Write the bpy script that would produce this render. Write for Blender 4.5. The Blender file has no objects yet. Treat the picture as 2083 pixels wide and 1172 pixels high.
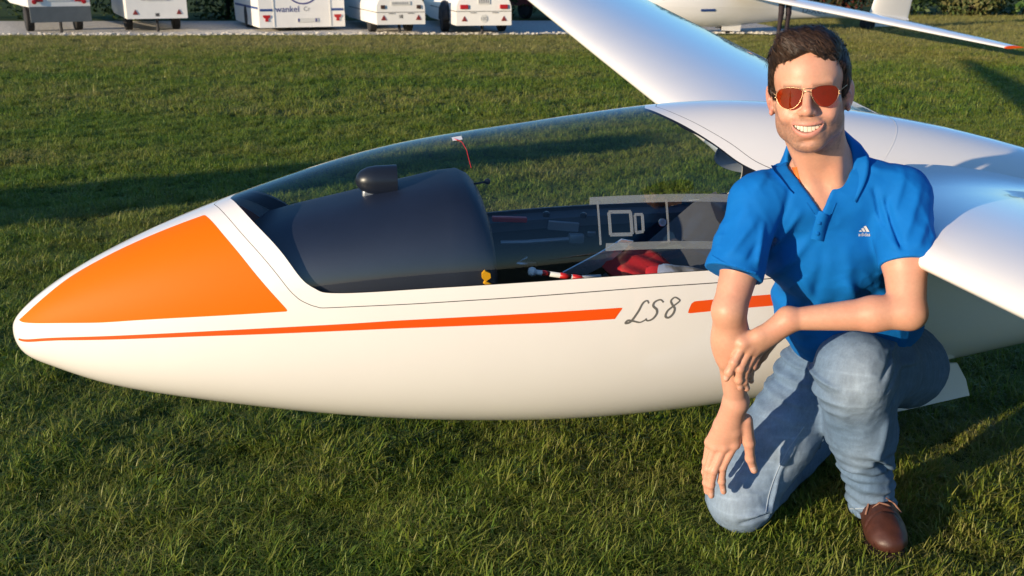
import bpy, bmesh, math, random
import numpy as np
from mathutils import Vector, Matrix, Euler
from mathutils.bvhtree import BVHTree

R = math.radians
scene = bpy.context.scene
COL = scene.collection

# ------------------------------------------------------------------ camera
CAM_H = 1.4
CAM_PITCH = math.atan(642 / 2000)          # looking down
cam_data = bpy.data.cameras.new('camera')
cam_data.sensor_width = 36
cam_data.lens = 36 * 2000 / 2083
cam_data.clip_start = 0.05
cam_data.clip_end = 2000
cam = bpy.data.objects.new('camera', cam_data)
cam.location = (0, 0, CAM_H)
cam.rotation_euler = (R(90) - CAM_PITCH, 0, 0)
COL.objects.link(cam)
scene.camera = cam
cam_data.dof.use_dof = True                 # a phone lens: far things only just soften
cam_data.dof.focus_distance = 2.5
cam_data.dof.aperture_fstop = 9.0

# ------------------------------------------------------------------ light
SUN_AZ = R(51)                              # direction the light travels, from +Y towards +X
SUN_EL = R(10.3)
travel = Vector((math.sin(SUN_AZ) * math.cos(SUN_EL), math.cos(SUN_AZ) * math.cos(SUN_EL), -math.sin(SUN_EL)))
world = bpy.data.worlds.new('World')
scene.world = world
world.use_nodes = True
wn, wl = world.node_tree.nodes, world.node_tree.links
wn.clear()
sky = wn.new('ShaderNodeTexSky')
sky.sky_type = 'NISHITA'
sky.sun_disc = False
sky.sun_elevation = SUN_EL
sky.sun_rotation = SUN_AZ + math.pi         # towards the sun
sky.air_density = 1.0
sky.dust_density = 0.3
sky.ozone_density = 5.0
bg = wn.new('ShaderNodeBackground')
bg.inputs[1].default_value = 0.15
wo = wn.new('ShaderNodeOutputWorld')
wl.new(sky.outputs[0], bg.inputs[0])
wl.new(bg.outputs[0], wo.inputs[0])
sd = bpy.data.lights.new('sun', 'SUN')
sd.energy = 4.9
sd.angle = R(0.53)
sd.color = (1.0, 0.79, 0.55)
sun = bpy.data.objects.new('sun', sd)
sun.rotation_euler = travel.to_track_quat('-Z', 'Y').to_euler()
sun.location = (-6, -8, 6)
COL.objects.link(sun)
scene.view_settings.view_transform = 'Standard'
scene.view_settings.look = 'None'
scene.view_settings.gamma = 1
scene.view_settings.exposure = 0.56
scene.render.engine = 'CYCLES'
scene.cycles.max_bounces = 8
scene.cycles.transparent_max_bounces = 16
scene.cycles.use_denoising = True
scene.cycles.caustics_reflective = False
scene.cycles.caustics_refractive = False

# ------------------------------------------------------------------ helpers
_cp, _sp = math.cos(CAM_PITCH), math.sin(CAM_PITCH)

def at(px, py, Y):
    """the point Y metres ahead that the photograph shows at px, py"""
    a, b = (px - 1041.5) / 2000, (586 - py) / 2000
    d = np.array([a, _cp + b * _sp, -_sp + b * _cp])
    return np.array([0, 0, CAM_H]) + d * (Y / d[1])

def gnd(px, py, z=0.0):
    a, b = (px - 1041.5) / 2000, (586 - py) / 2000
    d = np.array([a, _cp + b * _sp, -_sp + b * _cp])
    return np.array([0, 0, CAM_H]) + d * ((z - CAM_H) / d[2])

def tag(o, label=None, cat=None, group=None, kind=None):
    if label: o['label'] = label
    if cat: o['category'] = cat
    if group: o['group'] = group
    if kind: o['kind'] = kind
    return o

def empty(name, loc=(0, 0, 0), rot=(0, 0, 0), parent=None):
    o = bpy.data.objects.new(name, None)
    o.location = loc
    o.rotation_euler = rot
    o.empty_display_size = 0.1
    COL.objects.link(o)
    if parent: o.parent = parent
    return o

def mesh_obj(name, verts, faces, mat, parent=None, smooth=True, normals=None):
    me = bpy.data.meshes.new(name)
    verts = np.asarray(verts, dtype=np.float32)
    if isinstance(faces, np.ndarray):
        nv, nf, k = len(verts), len(faces), faces.shape[1]
        me.vertices.add(nv)
        me.vertices.foreach_set('co', verts.ravel())
        me.loops.add(nf * k)
        me.loops.foreach_set('vertex_index', faces.astype(np.int32).ravel())
        me.polygons.add(nf)
        me.polygons.foreach_set('loop_start', np.arange(nf, dtype=np.int32) * k)
        me.update(calc_edges=True)
        me.validate()
    else:
        me.from_pydata(verts.tolist(), [], faces)
        me.update()
    if smooth:
        me.polygons.foreach_set('use_smooth', np.ones(len(me.polygons), dtype=bool))
    if normals is not None and len(me.vertices) == len(normals):
        me.normals_split_custom_set_from_vertices(np.asarray(normals, dtype=np.float32).tolist())
    mats = mat if isinstance(mat, (list, tuple)) else [mat]
    for m in mats: me.materials.append(m)
    o = bpy.data.objects.new(name, me)
    COL.objects.link(o)
    if parent: o.parent = parent
    return o

class MB:
    """collects simple shapes into one mesh"""
    def __init__(self): self.v, self.f = [], []
    def add(self, v, f):
        b = len(self.v)
        self.v += [tuple(map(float, p)) for p in v]
        self.f += [tuple(i + b for i in q) for q in f]
        return self
    def box(self, c, s, rot=None, bevel=0.0):
        bm = bmesh.new()
        bmesh.ops.create_cube(bm, size=1)
        bmesh.ops.scale(bm, vec=s, verts=bm.verts)
        if bevel > 0:
            bmesh.ops.bevel(bm, geom=list(bm.edges), offset=bevel, segments=2, profile=0.6, affect='EDGES')
        if rot is not None:
            bmesh.ops.rotate(bm, cent=(0, 0, 0), matrix=Euler(rot).to_matrix(), verts=bm.verts)
        bmesh.ops.translate(bm, vec=c, verts=bm.verts)
        bm.verts.index_update()
        self.add([v.co[:] for v in bm.verts], [[v.index for v in f.verts] for f in bm.faces])
        bm.free()
        return self
    def tube(self, pts, r, n=8, cap=True):
        pts = [Vector(p) for p in pts]
        rs = r if hasattr(r, '__len__') else [r] * len(pts)
        up = Vector((0, 0, 1))
        vs, fs = [], []
        prev = None
        for i, p in enumerate(pts):
            t = (pts[min(i + 1, len(pts) - 1)] - pts[max(i - 1, 0)]).normalized()
            if prev is None:
                a = t.cross(up)
                if a.length < 1e-3: a = t.cross(Vector((1, 0, 0)))
            else:
                a = prev - t * prev.dot(t)
            a.normalize(); prev = a
            b = t.cross(a)
            for k in range(n):
                th = 2 * math.pi * k / n
                vs.append(p + (a * math.cos(th) + b * math.sin(th)) * rs[i])
        for i in range(len(pts) - 1):
            for k in range(n):
                k2 = (k + 1) % n
                fs.append((i * n + k, i * n + k2, (i + 1) * n + k2, (i + 1) * n + k))
        if cap:
            fs.append(tuple(range(n))[::-1])
            fs.append(tuple((len(pts) - 1) * n + k for k in range(n)))
        return self.add(vs, fs)
    def lathe(self, prof, origin, axis, n=24):
        """prof: list of (distance along axis, radius)"""
        ax = Vector(axis).normalized()
        a = ax.cross(Vector((0, 0, 1)))
        if a.length < 1e-3: a = ax.cross(Vector((1, 0, 0)))
        a.normalize(); b = ax.cross(a); o = Vector(origin)
        vs, fs = [], []
        for (d, r) in prof:
            for k in range(n):
                th = 2 * math.pi * k / n
                vs.append(o + ax * d + (a * math.cos(th) + b * math.sin(th)) * r)
        for i in range(len(prof) - 1):
            for k in range(n):
                k2 = (k + 1) % n
                fs.append((i * n + k, i * n + k2, (i + 1) * n + k2, (i + 1) * n + k))
        fs.append(tuple(range(n))[::-1]); fs.append(tuple((len(prof) - 1) * n + k for k in range(n)))
        return self.add(vs, fs)
    def extrude(self, poly, o, u, v, w):
        """poly 2D in (u, v) at o, extruded along w"""
        o, u, v, w = Vector(o), Vector(u), Vector(v), Vector(w)
        n = len(poly)
        vs = [o + u * a + v * b for a, b in poly] + [o + u * a + v * b + w for a, b in poly]
        fs = [tuple(range(n))[::-1], tuple(range(n, 2 * n))] + [(i, (i + 1) % n, n + (i + 1) % n, n + i) for i in range(n)]
        return self.add(vs, fs)
    def build(self, name, mat, parent=None, smooth=False, auto=None):
        o = mesh_obj(name, self.v, self.f, mat, parent, smooth)
        bm = bmesh.new(); bm.from_mesh(o.data)
        bmesh.ops.recalc_face_normals(bm, faces=bm.faces)
        bm.to_mesh(o.data); bm.free()
        if auto is not None:
            o.data.set_sharp_from_angle(angle=R(auto))
        return o

def copy_tree(o, parent=None):
    c = o.copy()
    COL.objects.link(c)
    c.parent = parent
    for ch in [x for x in o.children]: copy_tree(ch, c)
    return c

# ------------------------------------------------------------------ materials
def mat(name, color=(.5, .5, .5), rough=.5, metal=0.0, spec=.5, noise=None, bump=None, coat=0.0, coat_rough=.05, vary=None, sheen=0, sss=0):
    """noise=(scale, strength) of colour variation, bump=(scale, strength, distance)"""
    m = bpy.data.materials.new(name)
    m.use_nodes = True
    nt = m.node_tree
    p = nt.nodes['Principled BSDF']
    p.inputs['Base Color'].default_value = (*color, 1)
    p.inputs['Roughness'].default_value = rough
    p.inputs['Metallic'].default_value = metal
    p.inputs['Specular IOR Level'].default_value = spec
    p.inputs['Coat Weight'].default_value = coat
    p.inputs['Coat Roughness'].default_value = coat_rough
    if sheen: p.inputs['Sheen Weight'].default_value = sheen
    if sss:
        p.inputs['Subsurface Weight'].default_value = sss
    if noise or bump:
        tc = nt.nodes.new('ShaderNodeTexCoord')
    if noise:
        n = nt.nodes.new('ShaderNodeTexNoise')
        n.inputs['Scale'].default_value = noise[0]
        n.inputs['Detail'].default_value = 6
        n.inputs['Roughness'].default_value = .65
        nt.links.new(tc.outputs['Object'], n.inputs['Vector'])
        mr = nt.nodes.new('ShaderNodeMapRange')
        mr.inputs[1].default_value = .25; mr.inputs[2].default_value = .75
        mr.inputs[3].default_value = 1 - noise[1]; mr.inputs[4].default_value = 1 + noise[1]
        nt.links.new(n.outputs[0], mr.inputs[0])
        mx = nt.nodes.new('ShaderNodeVectorMath'); mx.operation = 'SCALE'
        mx.inputs[0].default_value = color
        nt.links.new(mr.outputs[0], mx.inputs['Scale'])
        nt.links.new(mx.outputs[0], p.inputs['Base Color'])
    if bump:
        n2 = nt.nodes.new('ShaderNodeTexNoise')
        n2.inputs['Scale'].default_value = bump[0]
        n2.inputs['Detail'].default_value = 4
        nt.links.new(tc.outputs['Object'], n2.inputs['Vector'])
        b = nt.nodes.new('ShaderNodeBump')
        b.inputs['Strength'].default_value = bump[1]
        b.inputs['Distance'].default_value = bump[2]
        nt.links.new(n2.outputs[0], b.inputs['Height'])
        nt.links.new(b.outputs[0], p.inputs['Normal'])
    return m

def thin_glass(name, tint, refl=1.0, ior=1.49, rough=.0, haze=None):
    """a clear sheet: what is behind shows through, the sky mirrors at grazing angles"""
    m = bpy.data.materials.new(name)
    m.use_nodes = True
    nt = m.node_tree
    nt.nodes.clear()
    out = nt.nodes.new('ShaderNodeOutputMaterial')
    tr = nt.nodes.new('ShaderNodeBsdfTransparent'); tr.inputs[0].default_value = (*tint, 1)
    gl = nt.nodes.new('ShaderNodeBsdfGlossy'); gl.inputs['Roughness'].default_value = rough
    gl.inputs[0].default_value = (refl, refl, refl, 1)
    fr = nt.nodes.new('ShaderNodeFresnel')
    gm = nt.nodes.new('ShaderNodeNewGeometry')       # a sheet mirrors alike from both sides
    io = nt.nodes.new('ShaderNodeMapRange'); io.inputs[3].default_value = ior; io.inputs[4].default_value = 1 / ior
    nt.links.new(gm.outputs['Backfacing'], io.inputs[0]); nt.links.new(io.outputs[0], fr.inputs[0])
    mx = nt.nodes.new('ShaderNodeMixShader')
    nt.links.new(fr.outputs[0], mx.inputs[0]); nt.links.new(tr.outputs[0], mx.inputs[1]); nt.links.new(gl.outputs[0], mx.inputs[2])
    last = mx
    if haze:
        df = nt.nodes.new('ShaderNodeBsdfDiffuse'); df.inputs[0].default_value = (*haze[:3], 1)
        m2 = nt.nodes.new('ShaderNodeMixShader'); m2.inputs[0].default_value = haze[3]
        nt.links.new(mx.outputs[0], m2.inputs[1]); nt.links.new(df.outputs[0], m2.inputs[2])
        last = m2
    nt.links.new(last.outputs[0], out.inputs[0])
    return m

M = {}
M['gelcoat'] = mat('white_gelcoat', (.80, .79, .76), .32, noise=(3, .02), coat=1.0, coat_rough=.03)
M['orange'] = mat('orange_film', (.84, .138, .0005), .55, spec=.12, coat=.0, coat_rough=.15, noise=(4, .02))
M['stripe'] = mat('red_orange_film', (.80, .085, .003), .4, coat=.2, coat_rough=.12)
M['grey_text'] = mat('grey_lettering', (.14, .14, .13), .5)
M['black_gap'] = mat('dark_gap', (.02, .02, .02), .8)
M['canopy'] = thin_glass('canopy_acrylic', (.90, .93, .94), 1, 1.52)
M['interior'] = mat('dark_cockpit_liner', (.010, .011, .015), .6, noise=(60, .25), bump=(300, .15, .001))
M['hood'] = mat('black_leatherette', (.010, .013, .026), .5, noise=(8, .2), bump=(260, .2, .001), spec=.45)  # blue tint paints in the sky reflected by the canopy
M['black_plastic'] = mat('black_plastic', (.012, .012, .013), .35)
M['metal'] = mat('brushed_metal', (.55, .55, .56), .3, 1.0)
M['grey_metal'] = mat('grey_metal', (.3, .31, .33), .45, .6)
M['red_fabric'] = mat('red_fabric', (.5, .012, .02), .75, noise=(40, .15), bump=(300, .3, .002))
M['foil'] = mat('silver_foil', (.75, .75, .76), .28, .75, bump=(40, .5, .01))
M['clear_rail'] = thin_glass('clear_rail', (.62, .66, .68), 1, haze=(.7, .72, .74, .20))
M['yellow'] = mat('yellow_handle', (.75, .36, .01), .4)
M['red'] = mat('red_paint', (.55, .015, .015), .4)
M['white_paint'] = mat('white_paint', (.8, .79, .76), .4, noise=(6, .03))
M['rubber'] = mat('black_rubber', (.015, .015, .016), .8, noise=(20, .3))
M['grey_panel'] = mat('grey_panel', (.06, .065, .075), .6, noise=(30, .1))
# ------------------------------------------------------------------ ground
def field_material():
    m = bpy.data.materials.new('meadow_soil')
    m.use_nodes = True
    nt = m.node_tree
    p = nt.nodes['Principled BSDF']
    p.inputs['Roughness'].default_value = .95
    p.inputs['Specular IOR Level'].default_value = .1
    g = nt.nodes.new('ShaderNodeNewGeometry')
    mp = nt.nodes.new('ShaderNodeMapping'); mp.inputs['Scale'].default_value = (.5, 1.6, 1)
    nt.links.new(g.outputs['Position'], mp.inputs[0])
    n1 = nt.nodes.new('ShaderNodeTexNoise'); n1.inputs['Scale'].default_value = .55; n1.inputs['Detail'].default_value = 5
    n2 = nt.nodes.new('ShaderNodeTexNoise'); n2.inputs['Scale'].default_value = 45; n2.inputs['Detail'].default_value = 6; n2.inputs['Roughness'].default_value = .8
    nt.links.new(mp.outputs[0], n1.inputs[0]); nt.links.new(g.outputs['Position'], n2.inputs[0])
    cr = nt.nodes.new('ShaderNodeValToRGB')
    cr.color_ramp.elements[0].position = .35; cr.color_ramp.elements[0].color = (.035, .065, .012, 1)
    cr.color_ramp.elements[1].position = .68; cr.color_ramp.elements[1].color = (.085, .105, .026, 1)
    nt.links.new(n1.outputs[0], cr.inputs[0])
    c2 = nt.nodes.new('ShaderNodeValToRGB')
    c2.color_ramp.elements[0].position = .3; c2.color_ramp.elements[0].color = (.35, .35, .35, 1)
    c2.color_ramp.elements[1].position = .72; c2.color_ramp.elements[1].color = (1.5, 1.5, 1.4, 1)
    nt.links.new(n2.outputs[0], c2.inputs[0])
    mx = nt.nodes.new('ShaderNodeMix'); mx.data_type = 'RGBA'; mx.blend_type = 'MULTIPLY'; mx.inputs[0].default_value = 1
    nt.links.new(cr.outputs[0], mx.inputs[6]); nt.links.new(c2.outputs[0], mx.inputs[7])
    nt.links.new(mx.outputs[2], p.inputs['Base Color'])
    b = nt.nodes.new('ShaderNodeBump'); b.inputs['Strength'].default_value = .8; b.inputs['Distance'].default_value = .03
    nt.links.new(n2.outputs[0], b.inputs['Height']); nt.links.new(b.outputs[0], p.inputs['Normal'])
    return m

def sheet(name, pts, z, m):
    return mesh_obj(name, [(x, y, z) for x, y in pts], [tuple(range(len(pts)))], m, smooth=False)

ground = sheet('ground', [(-600, -600), (600, -600), (600, 600), (-600, 600)], 0, field_material())
tag(ground, kind='structure')

# gravel lot where the trailers stand, its front edge ragged
rng = np.random.default_rng(4)
M['gravel'] = mat('pale_gravel', (.50, .485, .44), .95, noise=(14, .45), bump=(60, .9, .03))
ex = np.linspace(-40, 6.2, 240)
front = 23.35 + (ex + 13) * .045 + rng.normal(0, .07, len(ex)) + .12 * np.sin(ex * 1.7)
lot = list(zip(ex, front)) + [(7.2, 26.0), (7.6, 28.5), (6, 31.0), (-40, 30.2)]
gravel = sheet('gravel_lot', lot, .006, M['gravel'])
tag(gravel, kind='structure')

# loose pale stones heaped along the edge of the lot
def stone(c, r):
    v = rng.normal(0, 1, (8, 3)); v /= np.linalg.norm(v, axis=1)[:, None]
    base = np.array([(sx, sy, sz) for sx in (-1, 1) for sy in (-1, 1) for sz in (-1, 1)], float) * .6 + v * .25
    base *= r * np.array([1, 1, .6])
    return base + c
SF = [(0, 1, 3, 2), (4, 6, 7, 5), (0, 4, 5, 1), (2, 3, 7, 6), (0, 2, 6, 4), (1, 5, 7, 3)]
sm = MB()
for i in range(1500):
    k = rng.integers(0, len(ex))
    x = ex[k] + rng.uniform(-.1, .1)
    if x < -17 or x > 6.2: continue
    y = front[k] + abs(rng.normal(0, .35))
    r = rng.uniform(.02, .06)
    sm.add(stone(np.array([x, y, r * .35]), r), SF)
M['stone'] = mat('limestone', (.52, .50, .44), .9, noise=(9, .3))
tag(sm.build('edge_stones', M['stone']), 'pale loose stones along the edge of the gravel lot', 'stones', kind='stuff')

# ------------------------------------------------------------------ grass: real blades, set out by geometry nodes
def grass_material():
    m = bpy.data.materials.new('grass_blades')
    m.use_nodes = True
    nt = m.node_tree
    nt.nodes.clear()
    out = nt.nodes.new('ShaderNodeOutputMaterial')
    g = nt.nodes.new('ShaderNodeNewGeometry')
    oi = nt.nodes.new('ShaderNodeObjectInfo')
    at_ = nt.nodes.new('ShaderNodeAttribute'); at_.attribute_name = 'tone'
    n1 = nt.nodes.new('ShaderNodeTexNoise'); n1.inputs['Scale'].default_value = 1.1; n1.inputs['Detail'].default_value = 5; n1.inputs['Roughness'].default_value = .6
    nt.links.new(g.outputs['Position'], n1.inputs[0])
    n3 = nt.nodes.new('ShaderNodeTexNoise'); n3.inputs['Scale'].default_value = .22; n3.inputs['Detail'].default_value = 3
    mp = nt.nodes.new('ShaderNodeMapping'); mp.inputs['Scale'].default_value = (.5, 1.5, 1)
    nt.links.new(g.outputs['Position'], mp.inputs[0]); nt.links.new(mp.outputs[0], n3.inputs[0])
    # straw share grows with the patch noise and the blade's own tone
    a1 = nt.nodes.new('ShaderNodeMath'); a1.operation = 'ADD'
    nt.links.new(n1.outputs[0], a1.inputs[0]); nt.links.new(n3.outputs[0], a1.inputs[1])
    a2 = nt.nodes.new('ShaderNodeMath'); a2.operation = 'MULTIPLY_ADD'; a2.inputs[1].default_value = .5
    nt.links.new(at_.outputs['Fac'], a2.inputs[0]); nt.links.new(a1.outputs[0], a2.inputs[2])
    # dry strip towards the gravel lot
    sx = nt.nodes.new('ShaderNodeSeparateXYZ'); nt.links.new(g.outputs['Position'], sx.inputs[0])
    dr = nt.nodes.new('ShaderNodeMapRange'); dr.inputs[1].default_value = 15; dr.inputs[2].default_value = 23; dr.inputs[3].default_value = 0; dr.inputs[4].default_value = .42
    nt.links.new(sx.outputs['Y'], dr.inputs[0])
    a3 = nt.nodes.new('ShaderNodeMath'); a3.operation = 'ADD'
    nt.links.new(a2.outputs[0], a3.inputs[0]); nt.links.new(dr.outputs[0], a3.inputs[1])
    cr = nt.nodes.new('ShaderNodeValToRGB')
    e = cr.color_ramp.elements
    e[0].position = .42; e[0].color = (.042, .105, .011, 1)
    e[1].position = .98; e[1].color = (.29, .27, .09, 1)
    x = cr.color_ramp.elements.new(.62); x.color = (.108, .200, .018, 1)
    x = cr.color_ramp.elements.new(.82); x.color = (.205, .240, .035, 1)
    hf = nt.nodes.new('ShaderNodeMath'); hf.operation = 'MULTIPLY'; hf.inputs[1].default_value = .62
    nt.links.new(a3.outputs[0], hf.inputs[0])
    nt.links.new(hf.outputs[0], cr.inputs[0])
    d = nt.nodes.new('ShaderNodeBsdfPrincipled'); d.inputs['Roughness'].default_value = .5; d.inputs['Specular IOR Level'].default_value = .35
    t = nt.nodes.new('ShaderNodeBsdfTranslucent')
    nt.links.new(cr.outputs[0], d.inputs['Base Color']); nt.links.new(cr.outputs[0], t.inputs[0])
    mx = nt.nodes.new('ShaderNodeMixShader'); mx.inputs[0].default_value = .35
    nt.links.new(d.outputs[0], mx.inputs[1]); nt.links.new(t.outputs[0], mx.inputs[2])
    nt.links.new(mx.outputs[0], out.inputs[0])
    return m

def grass_tufts(seed, variants, blades, radius, h0, h1, w0, w1, leafy=0.1):
    r = np.random.default_rng(seed)
    V, F, TONE, VAR = [], [], [], []
    for v in range(variants):
        nb = int(blades * r.uniform(.8, 1.2))
        for b in range(nb):
            rad = radius * math.sqrt(r.random()); a = r.uniform(0, 2 * math.pi)
            base = np.array([rad * math.cos(a), rad * math.sin(a), -.004])
            h = r.uniform(h0, h1) * (1.35 if r.random() < .08 else 1)
            w = r.uniform(w0, w1)
            la = r.uniform(0, 2 * math.pi); lean = r.uniform(.15, 1.7)
            ld = np.array([math.cos(la), math.sin(la), 0]); sd_ = np.array([-ld[1], ld[0], 0])
            tone = r.random()
            if r.random() < leafy:      # a broad weed leaf close to the ground
                w *= 3.2; h *= .6; tone *= .5
            n = 4
            i0 = len(V)
            for k in range(n):
                t = k / (n - 1)
                p = base + ld * (lean * h * t ** 1.8) + np.array([0, 0, h * (t - .32 * lean * t * t)])
                ww = w * (1 - t ** 1.6) + .0004
                tw = sd_ * ww
                V += [p - tw, p + tw]; TONE += [tone, tone]
            for k in range(n - 1):
                F.append((i0 + 2 * k, i0 + 2 * k + 1, i0 + 2 * k + 3, i0 + 2 * k + 2)); VAR.append(v)
    return np.array(V), np.array(F), np.array(TONE), np.array(VAR)

def grass_object(name, label, tufts, zones, material):
    V, F, TONE, VAR = tufts
    o = mesh_obj(name, V, F, material)
    me = o.data
    a = me.attributes.new('tone', 'FLOAT', 'POINT'); a.data.foreach_set('value', TONE.astype(np.float32))
    a = me.attributes.new('variant', 'INT', 'FACE'); a.data.foreach_set('value', VAR.astype(np.int32))
    ng = bpy.data.node_groups.new(name + '_scatter', 'GeometryNodeTree')
    ng.interface.new_socket('Geometry', in_out='INPUT', socket_type='NodeSocketGeometry')
    ng.interface.new_socket('Geometry', in_out='OUTPUT', socket_type='NodeSocketGeometry')
    N, L = ng.nodes, ng.links
    gi = N.new('NodeGroupInput'); go = N.new('NodeGroupOutput')
    sp = N.new('GeometryNodeSplitToInstances'); sp.domain = 'FACE'
    na = N.new('GeometryNodeInputNamedAttribute'); na.data_type = 'INT'; na.inputs[0].default_value = 'variant'
    L.new(gi.outputs[0], sp.inputs['Geometry']); L.new(na.outputs[0], sp.inputs['Group ID'])
    jn = N.new('GeometryNodeJoinGeometry')
    for zi, (x0, x1, y0, y1, dens, smin, smax) in enumerate(zones):
        gr = N.new('GeometryNodeMeshGrid')
        gr.inputs['Size X'].default_value = x1 - x0; gr.inputs['Size Y'].default_value = y1 - y0
        gr.inputs['Vertices X'].default_value = 2; gr.inputs['Vertices Y'].default_value = 2
        tf = N.new('GeometryNodeTransform'); tf.inputs['Translation'].default_value = ((x0 + x1) / 2, (y0 + y1) / 2, 0)
        dp = N.new('GeometryNodeDistributePointsOnFaces'); dp.inputs['Density'].default_value = dens; dp.inputs['Seed'].default_value = 11 + zi
        ip = N.new('GeometryNodeInstanceOnPoints')
        ip.inputs['Pick Instance'].default_value = True
        ri = N.new('FunctionNodeRandomValue'); ri.data_type = 'INT'; ri.inputs['Min'].default_value = 0
        [s for s in ri.inputs if s.name == 'Min' and s.type == 'INT'][0].default_value = 0
        [s for s in ri.inputs if s.name == 'Max' and s.type == 'INT'][0].default_value = int(VAR.max())
        rr = N.new('FunctionNodeRandomValue'); rr.data_type = 'FLOAT_VECTOR'
        rr.inputs[0].default_value = (-.18, -.18, 0); rr.inputs[1].default_value = (.18, .18, 6.283)
        rs = N.new('FunctionNodeRandomValue'); rs.data_type = 'FLOAT'
        [s for s in rs.inputs if s.name == 'Min' and s.type == 'VALUE'][0].default_value = smin
        [s for s in rs.inputs if s.name == 'Max' and s.type == 'VALUE'][0].default_value = smax
        # uneven sward: taller and shorter patches
        nz = N.new('ShaderNodeTexNoise'); nz.inputs['Scale'].default_value = 3.1
        pos = N.new('GeometryNodeInputPosition'); L.new(pos.outputs[0], nz.inputs['Vector'])
        mr = N.new('ShaderNodeMapRange'); mr.inputs[1].default_value = .3; mr.inputs[2].default_value = .7; mr.inputs[3].default_value = .45; mr.inputs[4].default_value = 1.4
        L.new(nz.outputs[0], mr.inputs[0])
        mu = N.new('ShaderNodeMath'); mu.operation = 'MULTIPLY'
        rsout = [s for s in rs.outputs if s.type == 'VALUE'][0]
        L.new(rsout, mu.inputs[0]); L.new(mr.outputs[0], mu.inputs[1])
        L.new(gr.outputs['Mesh'], tf.inputs['Geometry']); L.new(tf.outputs[0], dp.inputs['Mesh'])
        L.new(dp.outputs['Points'], ip.inputs['Points']); L.new(sp.outputs['Instances'], ip.inputs['Instance'])
        L.new([s for s in ri.outputs if s.type == 'INT'][0], ip.inputs['Instance Index'])
        L.new([s for s in rr.outputs if s.type == 'VECTOR'][0], ip.inputs['Rotation'])
        L.new(mu.outputs[0], ip.inputs['Scale'])
        L.new(ip.outputs[0], jn.inputs[0])
    L.new(jn.outputs[0], go.inputs[0])
    md = o.modifiers.new('scatter', 'NODES'); md.node_group = ng
    tag(o, label, 'grass', kind='stuff')
    return o

M['grass'] = grass_material()
grass_object('grass', 'short uneven lawn of green and straw coloured blades across the airfield',
             grass_tufts(1, 14, 26, .038, .014, .050, .0010, .0023, .14),
             [(-2.6, 2.6, 1.3, 3.6, 2300, .65, 1.15), (-4.2, 4.2, 3.6, 6.2, 1700, .65, 1.05), (-6.5, 6.5, 6.2, 10, 800, .75, 1.25),
              (-14, 15, 10, 23.3, 190, 1.1, 1.9), (7, 30, 23.3, 34, 70, 1.6, 2.6)], M['grass'])

def clover_tufts(seed, variants):
    """low broad-leaved weeds: rosettes of rounded leaflets, some long dock-like leaves"""
    r = np.random.default_rng(seed)
    V, F, TONE, VAR = [], [], [], []
    for v in range(variants):
        dock = v % 3 == 0
        for b in range(10 if dock else 16):
            a = r.uniform(0, 2 * math.pi)
            if dock:
                L, w = r.uniform(.03, .065), r.uniform(.005, .009); h = r.uniform(.01, .03)
                d = np.array([math.cos(a), math.sin(a), 0]); sd_ = np.array([-d[1], d[0], 0]); i0 = len(V)
                for k in range(4):
                    t = k / 3; p_ = d * L * t + np.array([0, 0, h * math.sin(math.pi * .75 * t) + .006]); ww = w * math.sin(math.pi * (.12 + .82 * t))
                    V += [p_ - sd_ * ww, p_ + sd_ * ww]; TONE += [.25, .25]
                for k in range(3): F.append((i0 + 2 * k, i0 + 2 * k + 1, i0 + 2 * k + 3, i0 + 2 * k + 2)); VAR.append(v)
            else:
                q_ = .03 * math.sqrt(r.random()); c = np.array([q_ * math.cos(a), q_ * math.sin(a), r.uniform(.012, .034)])
                for k in range(3):
                    a2 = a + k * 2.094; d = np.array([math.cos(a2), math.sin(a2), .15]); sd_ = np.array([-math.sin(a2), math.cos(a2), 0]); L = r.uniform(.006, .010); i0 = len(V)
                    V += [c, c + d * L * .6 + sd_ * L * .48, c + d * L, c + d * L * .6 - sd_ * L * .48]; TONE += [.1] * 4
                    F.append((i0, i0 + 1, i0 + 2, i0 + 3)); VAR.append(v)
    return np.array(V), np.array(F), np.array(TONE), np.array(VAR)
grass_object('weeds', 'broad leaved weeds and clover scattered through the lawn', clover_tufts(5, 9),
             [(-2.6, 2.6, 1.3, 3.6, 34, .5, 1.05), (-4.2, 4.2, 3.6, 6.2, 25, .6, 1.1)], M['grass'])
# ------------------------------------------------------------------ the glider
G_O = np.array([-1.3442125, 2.4907928, 0.4891282])
G_X = np.array([0.98240881, 0.17322518, -0.06975647])     # aft
G_P = np.array([0.16940578, -0.98387204, -0.05742380])    # port, towards the viewer
G_U = np.array([0.07857869, -0.04459650, 0.99590991])     # up
ST = np.array([0, .03, .1, .25, .45, .7, 1.0, 1.3, 1.6, 1.9, 2.3, 2.7, 3.2, 3.8, 5, 6.5])
ZT = np.array([0.0, 0.056, 0.12, 0.22, 0.324, 0.431, 0.534, 0.599, 0.657, 0.698, 0.695, 0.648, 0.553, 0.475, 0.42, 0.40])
ZB = np.array([0.0, -0.072, -0.104, -0.152, -0.185, -0.216, -0.243, -0.252, -0.245, -0.217, -0.157, -0.079, 0.023, 0.12, 0.24, 0.28])
HW = np.array([0.0, .045, .085, .14, .195, .245, .285, .31, .32, .315, .29, .245, .18, .135, .10, .07]) * 1.04

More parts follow.
